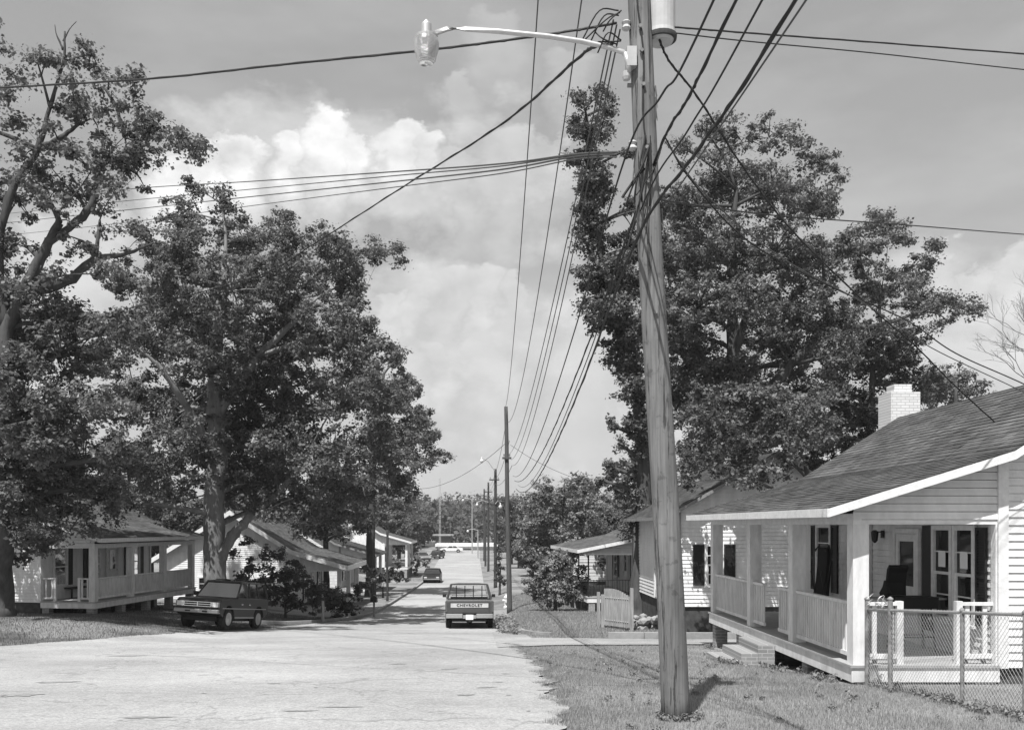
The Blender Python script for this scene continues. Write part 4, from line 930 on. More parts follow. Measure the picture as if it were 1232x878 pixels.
# ------------------------------------------------------------------ chain link fence
fp = [(6.02,14.85),(6.08,14.15),(6.16,12.2),(6.22,10.9),(6.3,9.3),(6.38,7.4)]; fh = 1.18
fr = empty('chain_link_fence', (fp[0][0], fp[0][1], G(*fp[0]))); tag(fr, 'rusty chain link fence running forward from the corner of the near porch', 'fence'); fo = Vector(fr.location)
for k, (x, y) in enumerate(fp):
    z = G(x, y); m = MB(); r = .036 if k < 2 else .026
    m.tube([Vector((x,y,z-.1))-fo, Vector((x,y,z+fh+(.16 if k < 2 else .02)))-fo], r, 10); m.lathe(Vector((x,y,z+fh+(.16 if k < 2 else .02)))-fo, [(r+.008,0),(r+.006,.02),(.01,.045)], 10); m.build('fence_post', MT['rusty'], fr, smooth=False)
m = MB(); m.tube([Vector((x,y,G(x,y)+fh))-fo for x, y in fp], .021, 8); m.build('top_rail', MT['metal'], fr, smooth=True)
m = MB()
for k in range(len(fp)-1):
    a, b = Vector(fp[k]), Vector(fp[k+1]); Ln = (b-a).length; d = (b-a)/Ln; n = Vector((-d.y, d.x)); g0, g1 = G(*fp[k]), G(*fp[k+1]); sp = .075; wr = .0029
    def W(s_, h): return (a.x+d.x*s_-fo.x, a.y+d.y*s_-fo.y, (g0+(g1-g0)*s_/Ln)+h-fo.z)
    for sgn in (1, -1):
        q = -fh
        while q < Ln+fh:
            # line h = sgn*(s-q) clipped into the panel
            s0, s1 = (q, q+fh) if sgn > 0 else (q, q+fh)
            h0, h1 = (0, fh) if sgn > 0 else (fh, 0)
            A, B = max(s0, 0), min(s1, Ln)
            if B > A+.02:
                ha = h0+(h1-h0)*(A-s0)/fh; hb = h0+(h1-h0)*(B-s0)/fh
                p, r_ = Vector(W(A, ha+.03)), Vector(W(B, min(hb+.03, fh+.02)))
                nn3 = Vector((n.x, n.y, 0))*(.004*sgn); u = (r_-p).normalized().cross(Vector((n.x,n.y,0))).normalized()*wr; t3 = Vector((n.x,n.y,0))*wr
                m.add([p+nn3+u, p+nn3+t3, p+nn3-u, p+nn3-t3, r_+nn3+u, r_+nn3+t3, r_+nn3-u, r_+nn3-t3], [(0,1,5,4),(1,2,6,5),(2,3,7,6),(3,0,4,7)])
            q += sp
m.build('mesh', MT['metal'], fr)
for k in range(9):
    m = MB() if k == 0 else m
    c = Vector((6.03+random.uniform(-.03,.03), 14.2+random.uniform(0,.55), G(6.03,14.4)+fh+.1+random.uniform(-.05,.1)))-fo; a = random.uniform(0,6.28)
    m.tube([c+Vector((.05*math.cos(a+t), .05*math.sin(a+t)*.6, .05*math.sin(t*1.0))) for t in np.linspace(0, 5, 7)], .005, 4, False); m.build('wire_coil', MT['metal'], fr); m = MB()

# ------------------------------------------------------------------ far wooden gate and posts
gx, gy = at(720,700,33.6).x, 33.6
wg = empty('wooden_gate', (gx, gy, G(gx,gy))); tag(wg, 'weathered wooden picket gate panel between two pale posts beyond the side drive', 'gate')
for px, y, ht in ((720,34.4,1.28),(725,34.3,1.2),(760,33.0,1.5)):
    x = at(px,0,y).x; m = MB(); z = G(x,y)-wg.location.z; m.box(x-gx-.055, x-gx+.055, y-gy-.055, y-gy+.055, z-.1, z+ht); m.build('gate_post', MT['oldwood'], wg)
m = MB(); xa, xb = at(728,0,34.2).x, at(757,0,33.1).x
for k in range(12):
    t = k/11; x = xa+(xb-xa)*t-gx; y = 34.2-1.1*t-gy; z = G(x+gx,y+gy)-wg.location.z; tp = 1.42-.22*t+.10*math.sin(t*3.1)
    m.box(x-.036, x+.036, y-.012, y+.012, z+.12, z+tp)
for h_ in (.3, 1.1): m.tube([(xa-gx, 34.225-gy, h_+G(xa,34.2)-wg.location.z), (xb-gx, 33.125-gy, h_+G(xb,33.1)-wg.location.z)], .03, 4)
m.build('picket_panel', MT['oldwood'], wg)
rk = empty('stone_pile', (at(778,0,34).x, 34, G(at(778,0,34).x,34))); tag(rk, 'pile of pale rubble stones at the foot of the ivy clad tree', 'stones')
m = MB()
for k in range(26):
    c = (random.uniform(-.45,.5), random.uniform(-.5,.5), random.uniform(0,.45)); rr = random.uniform(.12,.26); bmh = bmesh.new(); bmesh.ops.create_icosphere(bmh, subdivisions=1, radius=rr)
    m.add([(v.co.x*random.uniform(.8,1.3)+c[0], v.co.y*random.uniform(.8,1.2)+c[1], v.co.z*random.uniform(.5,.8)+c[2]) for v in bmh.verts], [tuple(v.index for v in f.verts) for f in bmh.faces]); bmh.free()
m.build('stones', MT['concrete'], rk)
hr = empty('metal_handrail', (at(659,0,50).x, 50, G(at(659,0,50).x,50))); tag(hr, 'short thin metal handrail on the lawn by the round shrub', 'handrail')
m = MB(); m.tube([(0,0,-.05),(0,0,.72),(0,.5,.72),(0,.5,-.05)], .022, 6); m.build('rail', MT['dark'], hr)
m = MB(); m.tube([(.16,0,-.05),(.16,0,.72),(.16,.5,.72),(.16,.5,-.05)], .022, 6); m.build('rail', MT['dark'], hr)
# mailbox
mx, my = at(450,0,50).x, 50; ml = empty('mailbox', (mx, my, G(mx,my))); tag(ml, 'black mailbox on a thin post at the left street corner', 'mailbox')
m = MB(); m.box(-.05,.05,-.05,.05,-.1,.78); m.build('post', MT['oldwood'], ml)
m = MB(); arc = [(-.17,.80),(.17,.80),(.17,1.0)]+[(.17*math.cos(t), 1.0+.15*math.sin(t)) for t in np.linspace(.3,2.84,6)]+[(-.17,1.0)]
m.prism(arc, -.28, .28, lambda p,q,a: (p, a, q)); m.build('box', MT['dark'], ml)
m = MB(); m.box(.172,.185,-.1,.02,.9,1.12); m.build('flag', MT['paper'], ml)
sp_ = empty('wooden_post', (at(391,0,44).x-.1, 44, G(at(391,0,44).x-.1,44))); tag(sp_, 'short weathered wooden stake by the left street corner', 'post')
m = MB(); m.tube([(0,0,-.1),(.02,0,.6),(.01,0,1.02)], [.07,.065,.06], 7); m.build('stake', MT['oldwood'], sp_)
# hydrant
hx, hy = at(609,0,57).x, 57; hd = empty('fire_hydrant', (hx, hy, G(hx,hy))); tag(hd, 'small white fire hydrant beside the second utility pole', 'hydrant')
m = MB(); m.lathe((0,0,0), [(.17,-.05),(.17,.06),(.11,.08),(.11,.55),(.15,.57),(.15,.61),(.12,.66),(.05,.74),(.03,.80)], 14); m.build('barrel', MT['white'], hd, smooth=False)
m = MB(); m.lathe((-.22,0,.42), [(.07,0),(.07,.44)], 10, 'x'); m.lathe((0,-.2,.40), [(.09,0),(.09,.2)], 10, 'y'); m.build('nozzle', MT['white'], hd)

# ------------------------------------------------------------------ porch things
gx_, gy_ = at(1096,0,16.9).x, 16.9; gz_ = -2.2
gl = empty('barbecue_grill', (gx_, gy_, gz_)); tag(gl, 'black barbecue grill with side shelves and raised lid on the near porch', 'grill')
m = MB()
for x in (-.3,.3):
    for y in (-.2,.2): m.tube([(x*1.1,y*1.1,0),(x*.9,y*.9,.75)], .016, 5)
m.tube([(-.3,-.2,.25),(.3,-.2,.25),(.3,.2,.25),(-.3,.2,.25),(-.3,-.2,.25)], .012, 4); m.build('stand', MT['dark'], gl)
m = MB(); m.prism([(-.36,.75),(.36,.75),(.38,.95),(-.38,.95)], -.24, .24, lambda p,q,a:(p,a,q)); m.build('firebox', MT['blacktrim'], gl)
m = MB(); lidp = [(.24,.955),(.26,1.2),(.20,1.42),(.12,1.5),(.09,1.46),(.16,1.36),(.20,1.18),(.19,.955)]
m.prism(lidp, -.34, .0, lambda p,q,a:(a,p,q)); m.build('lid', MT['blacktrim'], gl)
m = MB(); m.box(-.68,-.385,-.18,.18,.90,.93); m.box(.385,.66,-.18,.18,.90,.93); m.build('side_shelf', MT['oldwood'], gl)
m = MB(); m.lathe((-.45,0,.93), [(.09,0),(.11,.08),(.05,.2),(.03,.3)], 8); m.build('pot', MT['blacktrim'], gl)
cx_, cy_ = 7.55, 21.2; fc = empty('folding_chair', (cx_, cy_, -2.2), R(20)); fc.scale = (.55, .8, 1); tag(fc, 'tall folded dark pushchair frame leaning on the near porch wall', 'chair')
m = MB()
for y in (-.2,.2): m.tube([(-.35,y,0),(.1,y,1.0),(.3,y,1.55),(.2,y,1.75),(.0,y,1.65)], .035, 6); m.tube([(.35,y,0),(-.1,y,.9),(-.2,y,1.2)], .03, 6)
m.build('frame', MT['dark'], fc)
m = MB(); m.prism([(-.1,.45),(.2,.5),(.36,1.45),(.3,1.7),(.12,1.72),(.08,1.3),(-.05,.7)], -.2, .2, lambda p,q,a:(p,a,q)); m.build('seat', MT['blacktrim'], fc, bevel=.03)
pc = empty('porch_bench', (-17.1+.0, 40.4, -3.02), R(-8)); tag(pc, 'dark bench seat against the wall of the left porch', 'bench')
m = MB(); m.box(-.3,.3,-.7,.7,.38,.44); m.build('seat', MT['dark'], pc); m = MB(); m.box(-.32,-.26,-.7,.7,.5,.9); m.build('backrest', MT['dark'], pc)
for a in (-.25,.25):
    for b in (-.65,.65): m = MB(); m.box(a-.03,a+.03,b-.03,b+.03,0,.379 if a > 0 else .379); m.build('leg', MT['dark'], pc)

# ------------------------------------------------------------------ utility poles, lamp, wires
def pole(label, x, y, top_px, r0, r1, lean=(0, 0), arm=None, ins=3, group='utility poles along the right side of the street', m='woodpole', k=18, top_z=None):
    g = G(x, y); r = empty('utility_pole', (x, y, g)); tag(r, label, 'utility pole', group)
    H = (top_z if top_z is not None else (CY-top_px)*y/F) - g; mb = MB(); n = 24
    P = [Vector((lean[0]*t + .012*math.sin(t*9), lean[1]*t, -.15+(H+.15)*t)) for t in [i/n for i in range(n+1)]]
    mb.tube(P, [(r0+(r1-r0)*i/n)*(1+.05*(i == 0)) for i in range(n+1)], k); mb.build('shaft', MT[m], r, smooth=True)
    if arm:
        for (z, wd, sd) in arm:
            t = z/H; cx0 = lean[0]*t; a = MB(); a.box(cx0-wd/2+sd, cx0+wd/2+sd, -r1-.10, -r1-.005, z-.055, z+.055); a.build('crossarm', MT[m], r)
            for q in np.linspace(-wd/2+.1, wd/2-.1, ins):
                i_ = MB(); i_.lathe((cx0+sd+q, -r1-.05, z+.057), [(.015,0),(.015,.06),(.04,.07),(.045,.11),(.03,.13),(.04,.15),(.02,.18)], 8); i_.build('insulator', MT['rusty'], r)
    return r, g, H
PX, PY = 2.06, 10.0
H1z = 5.9
p1, g1z, H1 = pole('large weathered grey utility pole leaning left in the foreground, frayed near its top', PX, PY, 0, .148, .108, lean=(-.50,0), top_z=H1z+1.5, arm=[(9.35,1.8,-.3)], ins=4, k=28)
def pole1(z): t = (z-g1z)/H1; return Vector((PX-.50*t, PY, z))
# splinters, bolts and staples on the near pole
for k in range(22):
    m = MB()
    z = random.uniform(3.0, 4.6); a = random.uniform(0, 6.28); c = pole1(z)-p1.location; rr = .128
    p = c+Vector((rr*math.cos(a), rr*math.sin(a), 0)); q = p+Vector((random.uniform(.0,.03)*math.cos(a), .02*math.sin(a), -random.uniform(.08,.3)))
    m.tube([p, q], [.010,.002], 4, False); m.build('splinter', MT['woodpole'], p1)
m = MB()
for z in (4.9, 5.15, 3.9, 3.55, 2.2, 4.55): c = pole1(z)-p1.location; m.lathe(c+Vector((-.02,-.125,0)), [(.02,-.03),(.02,0)], 6, 'y'); m.lathe(c+Vector((-.125,0,.05)), [(.022,-.04),(.022,.02)], 6, 'x')
m.build('bolt', MT['rusty'], p1)
for z in (3.95, 5.2):
    m = MB(); c = pole1(z)-p1.location; m.lathe(c+Vector((-.15,-.05,-.05)), [(.03,0),(.05,.02),(.035,.05),(.05,.08),(.03,.10)], 10); m.tube([c, c+Vector((-.16,-.05,0))], .012, 5); m.build('insulator', MT['greypaint'], p1)
m = MB(); pr_ = [pole1(3.3+.2*i)-p1.location+Vector((-.02+.02*math.sin(i), -.13, 0)) for i in range(13)]; m.tube(pr_, .010, 5); m.build('ground_wire', MT['cable'], p1)
# street lamp
lp = empty('street_lamp', pole1(4.75)+Vector((-.12,0,0))); tag(lp, 'glass bowled street lamp on a long curved pale arm from the near pole', 'street lamp'); lo = lp.location
A = lambda px, py: at(px, py, PY-.12)-lo
m = MB(); m.tube([A(756,72),A(750,63),A(735,58),A(700,50),(A(660,44)),A(600,38),A(560,35),A(538,35),A(524,40)], .026, 10); m.tube([A(752,64),A(756,76),A(756,88)], .03, 8); m.build('arm', MT['lampmetal'], lp, smooth=True)
m = MB(); cc0 = A(754,92); m.lathe(cc0+Vector((0,.02,0)), [(.035,-.03),(.045,0),(.045,.05),(.03,.06)], 10); m.box(cc0.x-.0, cc0.x+.1, cc0.y-.03, cc0.y+.12, cc0.z+.1, cc0.z+.3); m.build('bracket', MT['lampmetal'], lp)
b0 = at(513,0,PY-.12); f_ = lambda py: (CY-py)*(PY-.12)/F
hd_ = MB(); hc = Vector((b0.x, b0.y, 0))-Vector((lo.x, lo.y, lo.z))
hd_.lathe(hc, [(.118,f_(47)),(.12,f_(44)),(.09,f_(42)),(.055,f_(40)),(.052,f_(30)),(.045,f_(28)),(.03,f_(27)),(.018,f_(24.5)),(.006,f_(24))], 20); hd_.build('lamp_head', MT['lampmetal'], lp, smooth=False)
bw_ = MB(); bw_.lathe(hc, [(.122,f_(47.5)),(.130,f_(52)),(.128,f_(60)),(.112,f_(66)),(.098,f_(73)),(.07,f_(77)),(.01,f_(78))], 24)
gm = bpy.data.materials.new('refractor_glass'); gm.use_nodes = True; gp = gm.node_tree.nodes['Principled BSDF']; gp.inputs['Base Color'].default_value = (.75,.75,.75,1); gp.inputs['Roughness'].default_value = .15
gp.inputs['Transmission Weight'].default_value = .8; gp.inputs['IOR'].default_value = 1.35
wv = gm.node_tree.nodes.new('ShaderNodeTexWave'); wv.bands_direction = 'Z'; wv.inputs['Scale'].default_value = 22; bpn = gm.node_tree.nodes.new('ShaderNodeBump'); bpn.inputs['Distance'].default_value = .01
tcq = gm.node_tree.nodes.new('ShaderNodeTexCoord'); gm.node_tree.links.new(tcq.outputs['Object'], wv.inputs[0]); gm.node_tree.links.new(wv.outputs['Fac'], bpn.inputs['Height']); gm.node_tree.links.new(bpn.outputs[0], gp.inputs['Normal'])
bw_.build('glass_bowl', gm, lp, smooth=True)
m = MB(); m.lathe(hc, [(.03,f_(64)),(.035,f_(58)),(.02,f_(50))], 10); m.build('bulb', MT['white'], lp)
# transformer
tx = at(795,0,PY+.08); tf = empty('transformer', (tx.x, tx.y, f_(45)*1.02)); tag(tf, 'pale cylindrical transformer hung on the near pole top', 'transformer')
m = MB(); m.lathe((0,0,0), [(.12,-.06),(.15,.0),(.155,.02),(.15,.06),(.15,.62),(.16,.63),(.16,.66),(.10,.70),(.03,.72)], 24); m.build('tank', MT['greypaint'], tf)
m = MB(); m.lathe((0,0,-.012), [(.165,-.02),(.168,.0),(.168,.025),(.151,.03)], 24); m.build('base_rim', MT['under'], tf)
m = MB(); m.box(-.3,-.13,-.03,.03,.1,.16); m.box(-.3,-.13,-.03,.03,.42,.48); m.build('bracket', MT['lampmetal'], tf)
for q in (-.07,.07): m = MB(); m.lathe((q,0,.70), [(.02,0),(.035,.03),(.02,.06),(.035,.09),(.015,.13)], 8); m.build('bushing', MT['lens'], tf)

p2, g2z, H2 = pole('slender dark utility pole standing by the hydrant', at(613,0,52).x, 52, 489, .145, .10, lean=(-.2,0), m='midwood', arm=[(8.4,.5,0)], ins=2)
# give it dark wood
p3, *_ = pole('third utility pole along the street with a small dark box at its top', at(596,0,85).x, 85, 564, .16, .12, m='tar', arm=[(9.6,.9,-.1)], ins=2)
pole('fourth utility pole along the street', at(587.5,0,118).x, 118, 580, .15, .11, m='tar', arm=[(9.8,.9,0)], ins=2)
p5, *_ = pole('fifth and farthest utility pole in the row', at(582.5,0,150).x, 150, 588, .16, .12, m='tar', arm=[(10.2,2.4,-.4)], ins=3)
pole('thin wooden service pole in front of the left hand trees', at(466,0,66).x, 66, 637, .09, .08, m='tar', group=None)
pole('bare wooden pole rising behind the ends of the far kerb', at(584,0,132).x, 132, 628, .15, .14, m='tar', group=None)
for px, Y, tp, lab in ((575,160,637,'white light pole with a short arm near the far building'),(568,178,600,'far slim light pole above the end of the street')):
    x = at(px,0,Y).x; g = G(x,Y); r = empty('light_pole', (x,Y,g)); tag(r, lab, 'light pole'); H = (CY-tp)*Y/F-g
    m = MB(); m.tube([(0,0,-.2),(0,0,H)], [.12,.08], 8); m.tube([(0,0,H-.1),(-.8,0,H+.1),(-1.6,0,H)], .05, 6); m.build('pole', MT['lampmetal'], r)
    m = MB(); m.lathe((-1.7,0,H-.15), [(.16,-.25),(.22,-.05),(.10,.08),(.05,.14)], 10); m.build('lamp_head', MT['white'], r)
# small lamp heads on the row
for px, py, Y, lab, pxp in ((579.5,553,84.6,'street lamp hung from the wire by the third pole',None),(574,606,117.8,'small street lamp on the fourth pole',587.5),(602,608,84.8,'small pale lamp low on the third pole',596)):
    c = at(px,py,Y); r = empty('street_lamp', c); tag(r, lab, 'street lamp')
    m = MB(); m.lathe((0,0,0), [(.08,-.28),(.15,-.18),(.16,-.04),(.07,.04),(.05,.2),(.02,.26)], 12); m.build('lamp_head', MT['white'], r)
    q = at(pxp or 595, py-2 if pxp else 566, Y)-c; m = MB(); m.tube([(0,0,.2), q*.5+Vector((0,0,.35)), q+Vector((0,0,.0))], .04, 6); m.build('arm', MT['lampmetal'], r)
mast = empty('radio_mast', (at(529,0,200).x, 200, -5)); tag(mast, 'very thin lattice mast above the far woods', 'mast')
m = MB(); H = (CY-575)*200/F+5
for a in range(3): m.tube([(.22*math.cos(a*2.09),.22*math.sin(a*2.09),0),(.18*math.cos(a*2.09),.18*math.sin(a*2.09),H)], .035, 4)
for k in range(int(H/.9)): 
    for a in range(3): m.tube([(.22*math.cos(a*2.09),.22*math.sin(a*2.09),k*.9),(.22*math.cos(a*2.09+2.09),.22*math.sin(a*2.09+2.09),k*.9+.9)], .02, 3)
m.build('lattice', MT['lampmetal'], mast)

WG = 'wires strung from the near pole'
def spl(P, n=10):
    """Catmull-Rom through points"""
    P = [Vector(p) for p in P]; Q = [P[0]*2-P[1]] + P + [P[-1]*2-P[-2]]; o = []
    for i in range(1, len(Q)-2):
        for k in range(n):
            t = k/n; o.append(.5*((2*Q[i])+(Q[i+1]-Q[i-1])*t+(2*Q[i-1]-5*Q[i]+4*Q[i+1]-Q[i+2])*t*t+(3*Q[i]-Q[i-1]-3*Q[i+1]+Q[i+2])*t**3))
    o.append(P[-1]); return o
def wire(label, pts, r=.008, m='cable', name='power_line', group=WG, twist=0):
    P = spl(pts); mb = MB(); c = P[0].copy()
    mb.tube([p-c for p in P], r, 6)
    if twist:
        # a second conductor wound round the first
        Q = []; 
        for a, b in zip(P[:-1], P[1:]):
            for k in range(3): Q.append(a.lerp(b, k/3))
        mb.tube([q-c+Vector((math.sin(i*.6)*r*.8, math.cos(i*.6)*r*.5, math.cos(i*.6)*r*.8)) for i, q in enumerate(Q)], r*.8, 5)
    o = mb.build(name, MT[m], None, smooth=True); o.location = c; tag(o, label, 'wire', group); return o
def sag(a, b, s, n=6): return [a.lerp(b, i/n) - Vector((0, 0, 4*s*(i/n)*(1-i/n))) for i in range(n+1)]
a0 = lambda px, py, Y=PY: at(px, py, Y)
wire('thick twisted cable from the upper left corner to the near pole beside the lamp arm', [at(-140,116,16), at(0,106,14.5), at(180,95,12.9), at(340,78,11.8), at(500,62,10.8), at(600,50,10.3), at(690,37,10), at(742,28,10)], .013, twist=1)
wire('thick cable sagging from the lamp bracket down across the clouds into the big oak', [a0(738,52,9.95), a0(712,58,10.2), a0(690,75,11), a0(600,152,15), a0(480,228,21), a0(380,292,27), a0(320,328,31), a0(240,352,34.5), a0(150,372,37)], .016, twist=1)
for k, (ya, yb_, yc, r) in enumerate(((186,207,222,.011),(187,212,236,.009),(189,219,247,.011),(192,226,262,.008))):
    wire(['uppermost','second','third','lowest'][k] + ' of the four fine wires running level to the left edge above the oak', [a0(742,ya-3,10.05), a0(690,ya,10.9), a0(600,(ya*.55+yb_*.45)+2,13), a0(470,yb_,16.5), a0(300,(yb_+yc)/2+4,23), a0(150,yc+6,31), a0(0,yc+22,40), a0(-120,yc+34,48)], r, m='wire')
# along the street: primaries and telephone cables, near pole -> second pole
top2 = lambda px, py: at(px, py, 52)
def span(lab, p_near, p_far, s, r, m='wire', back=None):
    pts = sag(p_near, p_far, s, 8)
    if back is not None: pts = sag(back, p_near, .25, 5)[:-1] + pts
    wire(lab, pts, r, m)
b_ = lambda x, z: Vector((x, -28, z))
span('long fine wire falling from the top edge to the very top of the second pole', Vector((.72,PY,7.1)), top2(607.5,491), 1.3, .010)
span('fine wire just right of the long one, meeting the second pole below its top', Vector((1.28,PY,7.0)), top2(610,508), 1.6, .010)
for k in range(3):
    span(['left','middle','right'][k] + ' strand of the close trio falling steeply to the second pole', a0(738+4*k,24+6*k,9.95), top2(613+2*k,546+7*k), .9+.12*k, .009)
for k, (pn, z2, rr, lab, top) in enumerate((((752,190),572,.010,'leftmost heavy cable over the road edge passing the pole to the second pole',(857,4,7.2)),((787,196),578,.012,'second heavy cable from the top of the photo, draped round the near pole',(884,4,7.0)),
        ((766,288),588,.013,'lowest cable crossing the pole front from upper right toward the far shrub',(955,4,6.1)),((772,250),583,.008,'thin cable between the heavier ones, parallel with the street',(915,4,6.5)))):
    near = a0(*pn, PY-.15); tp = at(*top); far = top2(617+2*k, z2); d_ = tp-near; bk = tp + d_*((-30-tp.y)/d_.y); bk.z = tp.z+.9; bk.x = tp.x+.3
    m2_ = near.lerp(tp, .5)-Vector((0,0,.02)); b2 = tp.lerp(bk, .12); b2.z = tp.z + d_.z*.9
    back_ = [bk, tp.lerp(bk,.6)+Vector((0,0,-.15)), tp.lerp(bk,.25)+Vector((0,0,-.05)), tp, m2_]
    wire(lab, back_ + sag(near, far, 1.05, 8), rr, 'cable', twist=1 if k in (1,2) else 0)
wire('thin line leaving the top edge beside the heavy cables with a loose hook', sag(Vector((2.6,-30,4.9)), a0(800,250,PY+.1), .7, 8), .007, 'wire')
# to the right
wire('upper of two wires running level from the transformer to the right edge', [a0(812,33), a0(900,40,10.5), a0(1050,51,11.2), a0(1232,65,12), a0(1400,76,13)], .009, twist=1)
wire('lower of two wires running level from the transformer to the right edge', [a0(812,40), a0(900,50,10.5), a0(1050,64,11.2), a0(1232,84,12), a0(1400,100,13)], .007)
wire('service drop curling off the transformer down to the near house roof', [a0(793,48), a0(806,75,10.1), a0(840,118,10.6), a0(900,210,11.6), a0(960,285,12.8), a0(1050,372,14.5), a0(1100,415,15.6), a0(1150,465,16.6), a0(1205,515,17.6)], .011, twist=1)
wire('upper slack wire running down through the big right tree to the right edge', [a0(800,165,10.1), a0(830,215,10.4), a0(900,290,11), a0(1000,345,12), a0(1090,385,13), a0(1150,425,13.6), a0(1232,462,14.4), a0(1330,510,15)], .009)
wire('slack wire just under the pair, ending at the right edge', [a0(800,170,10.1), a0(850,235,10.5), a0(940,310,11.3), a0(1040,365,12.4), a0(1120,418,13.3), a0(1232,472,14.2), a0(1330,525,15)], .007, 'wire')
wire('single level wire crossing behind the right tree to the right edge', [a0(790,240,10.1), a0(860,250,12), a0(940,260,14), a0(1080,270,17), a0(1232,282,20), a0(1400,294,24)], .010)
wire('low wire crossing the street from the left trees to the second pole', sag(at(505,588,70), at(612,530,52), .6, 6), .014, 'wire')
wire('service wire from the second pole to the ivy clad tree', sag(at(614,535,52), at(775,592,40), .5, 6), .012, 'wire')
# between the far poles
for k in range(3):
    for (pa, Ya), (pb, Yb_) in ((((613-3+3*k,500+30*k),52),((596,568+7*k),85)), (((596,568+7*k),85),((587.5,583+6*k),118)), (((587.5,583+6*k),118),((582.5,592+5*k),150))):
        wire('fine wire strung between the far poles down the street', sag(at(*pa,Ya), at(*pb,Yb_), .45, 5), .014, 'wire', group='wires between the far poles')
# loose loops near the pole top
m = MB(); c0 = a0(735,30,9.9)
for k in range(7):
    a = a0(700+random.uniform(0,30), 40+random.uniform(-18,35), 9.88); b = a0(745+random.uniform(-3,3), 12+random.uniform(0,45), 9.88); md = (a+b)/2+Vector((random.uniform(-.05,.1), -.05, random.uniform(-.12,.12)))
    m.tube([p-c0 for p in spl([a, md, b], 5)], .008, 5)
o = m.build('jumper_wires', MT['cable'], None, smooth=True); o.location = c0; tag(o, 'tangle of short jumper wires at the top of the near pole', 'wire')
m = MB(); c0 = a0(770,200,9.85)
for k in range(9):
    a = a0(775+random.uniform(-10,22), 175+random.uniform(-15,35), 9.86); b = a0(762+random.uniform(-14,16), 255+random.uniform(-25,45), 9.84); md = (a+b)/2+Vector((random.uniform(-.06,.06), -.04, random.uniform(-.06,.06)))
    m.tube([p-c0 for p in spl([a, md, b], 5)], random.choice([.006,.010,.014]), 5)
o = m.build('cable_bundle', MT['cable'], None, smooth=False); o.location = c0; tag(o, 'dark knot of cables and splices wrapped round the middle of the near pole', 'cable')

# ------------------------------------------------------------------ vehicles
def text_mesh(txt, size, parent, loc, rot, m, name='lettering', sxx=1.0):
    cu = bpy.data.curves.new(name, 'FONT'); cu.body = txt; cu.size = size; cu.align_x = 'CENTER'; cu.align_y = 'CENTER'; cu.extrude = .003; cu.offset = .006; cu.space_character = 1.25
    o = bpy.data.objects.new(name, cu); col.objects.link(o); dg = bpy.context.evaluated_depsgraph_get(); me = bpy.data.meshes.new_from_object(o.evaluated_get(dg)); bpy.data.objects.remove(o)
    me.materials.clear(); me.materials.append(MT[m]); q = bpy.data.objects.new(name, me); col.objects.link(q); q.parent = parent; q.location = loc; q.rotation_euler = rot; q.scale = (sxx, 1, 1); return q
def arch(yc, r, z0, n=8): return [(yc+r*math.cos(t), z0+r*math.sin(t)) for t in np.linspace(math.pi, 0, n)]
def wheel(parent, x, y, r, wd, m='rim'):
    t = MB(); s_ = 1 if x > 0 else -1
    t.lathe((x-wd/2, y, r), [(r*.62,0),(r*.92,0),(r,.035),(r,wd-.035),(r*.92,wd),(r*.62,wd)], 28, 'x'); W_ = t.build('wheel', MT['tyre'], parent, smooth=False)
    t = MB(); xo = x+s_*(wd/2); t.lathe((xo, y, r), [(r*.62,-s_*.01),(r*.61,s_*.012),(r*.52,s_*.004),(r*.34,s_*.010),(r*.16,s_*.03),(r*.02,s_*.035)], 20, 'x'); t.build('rim', MT[m], W_)
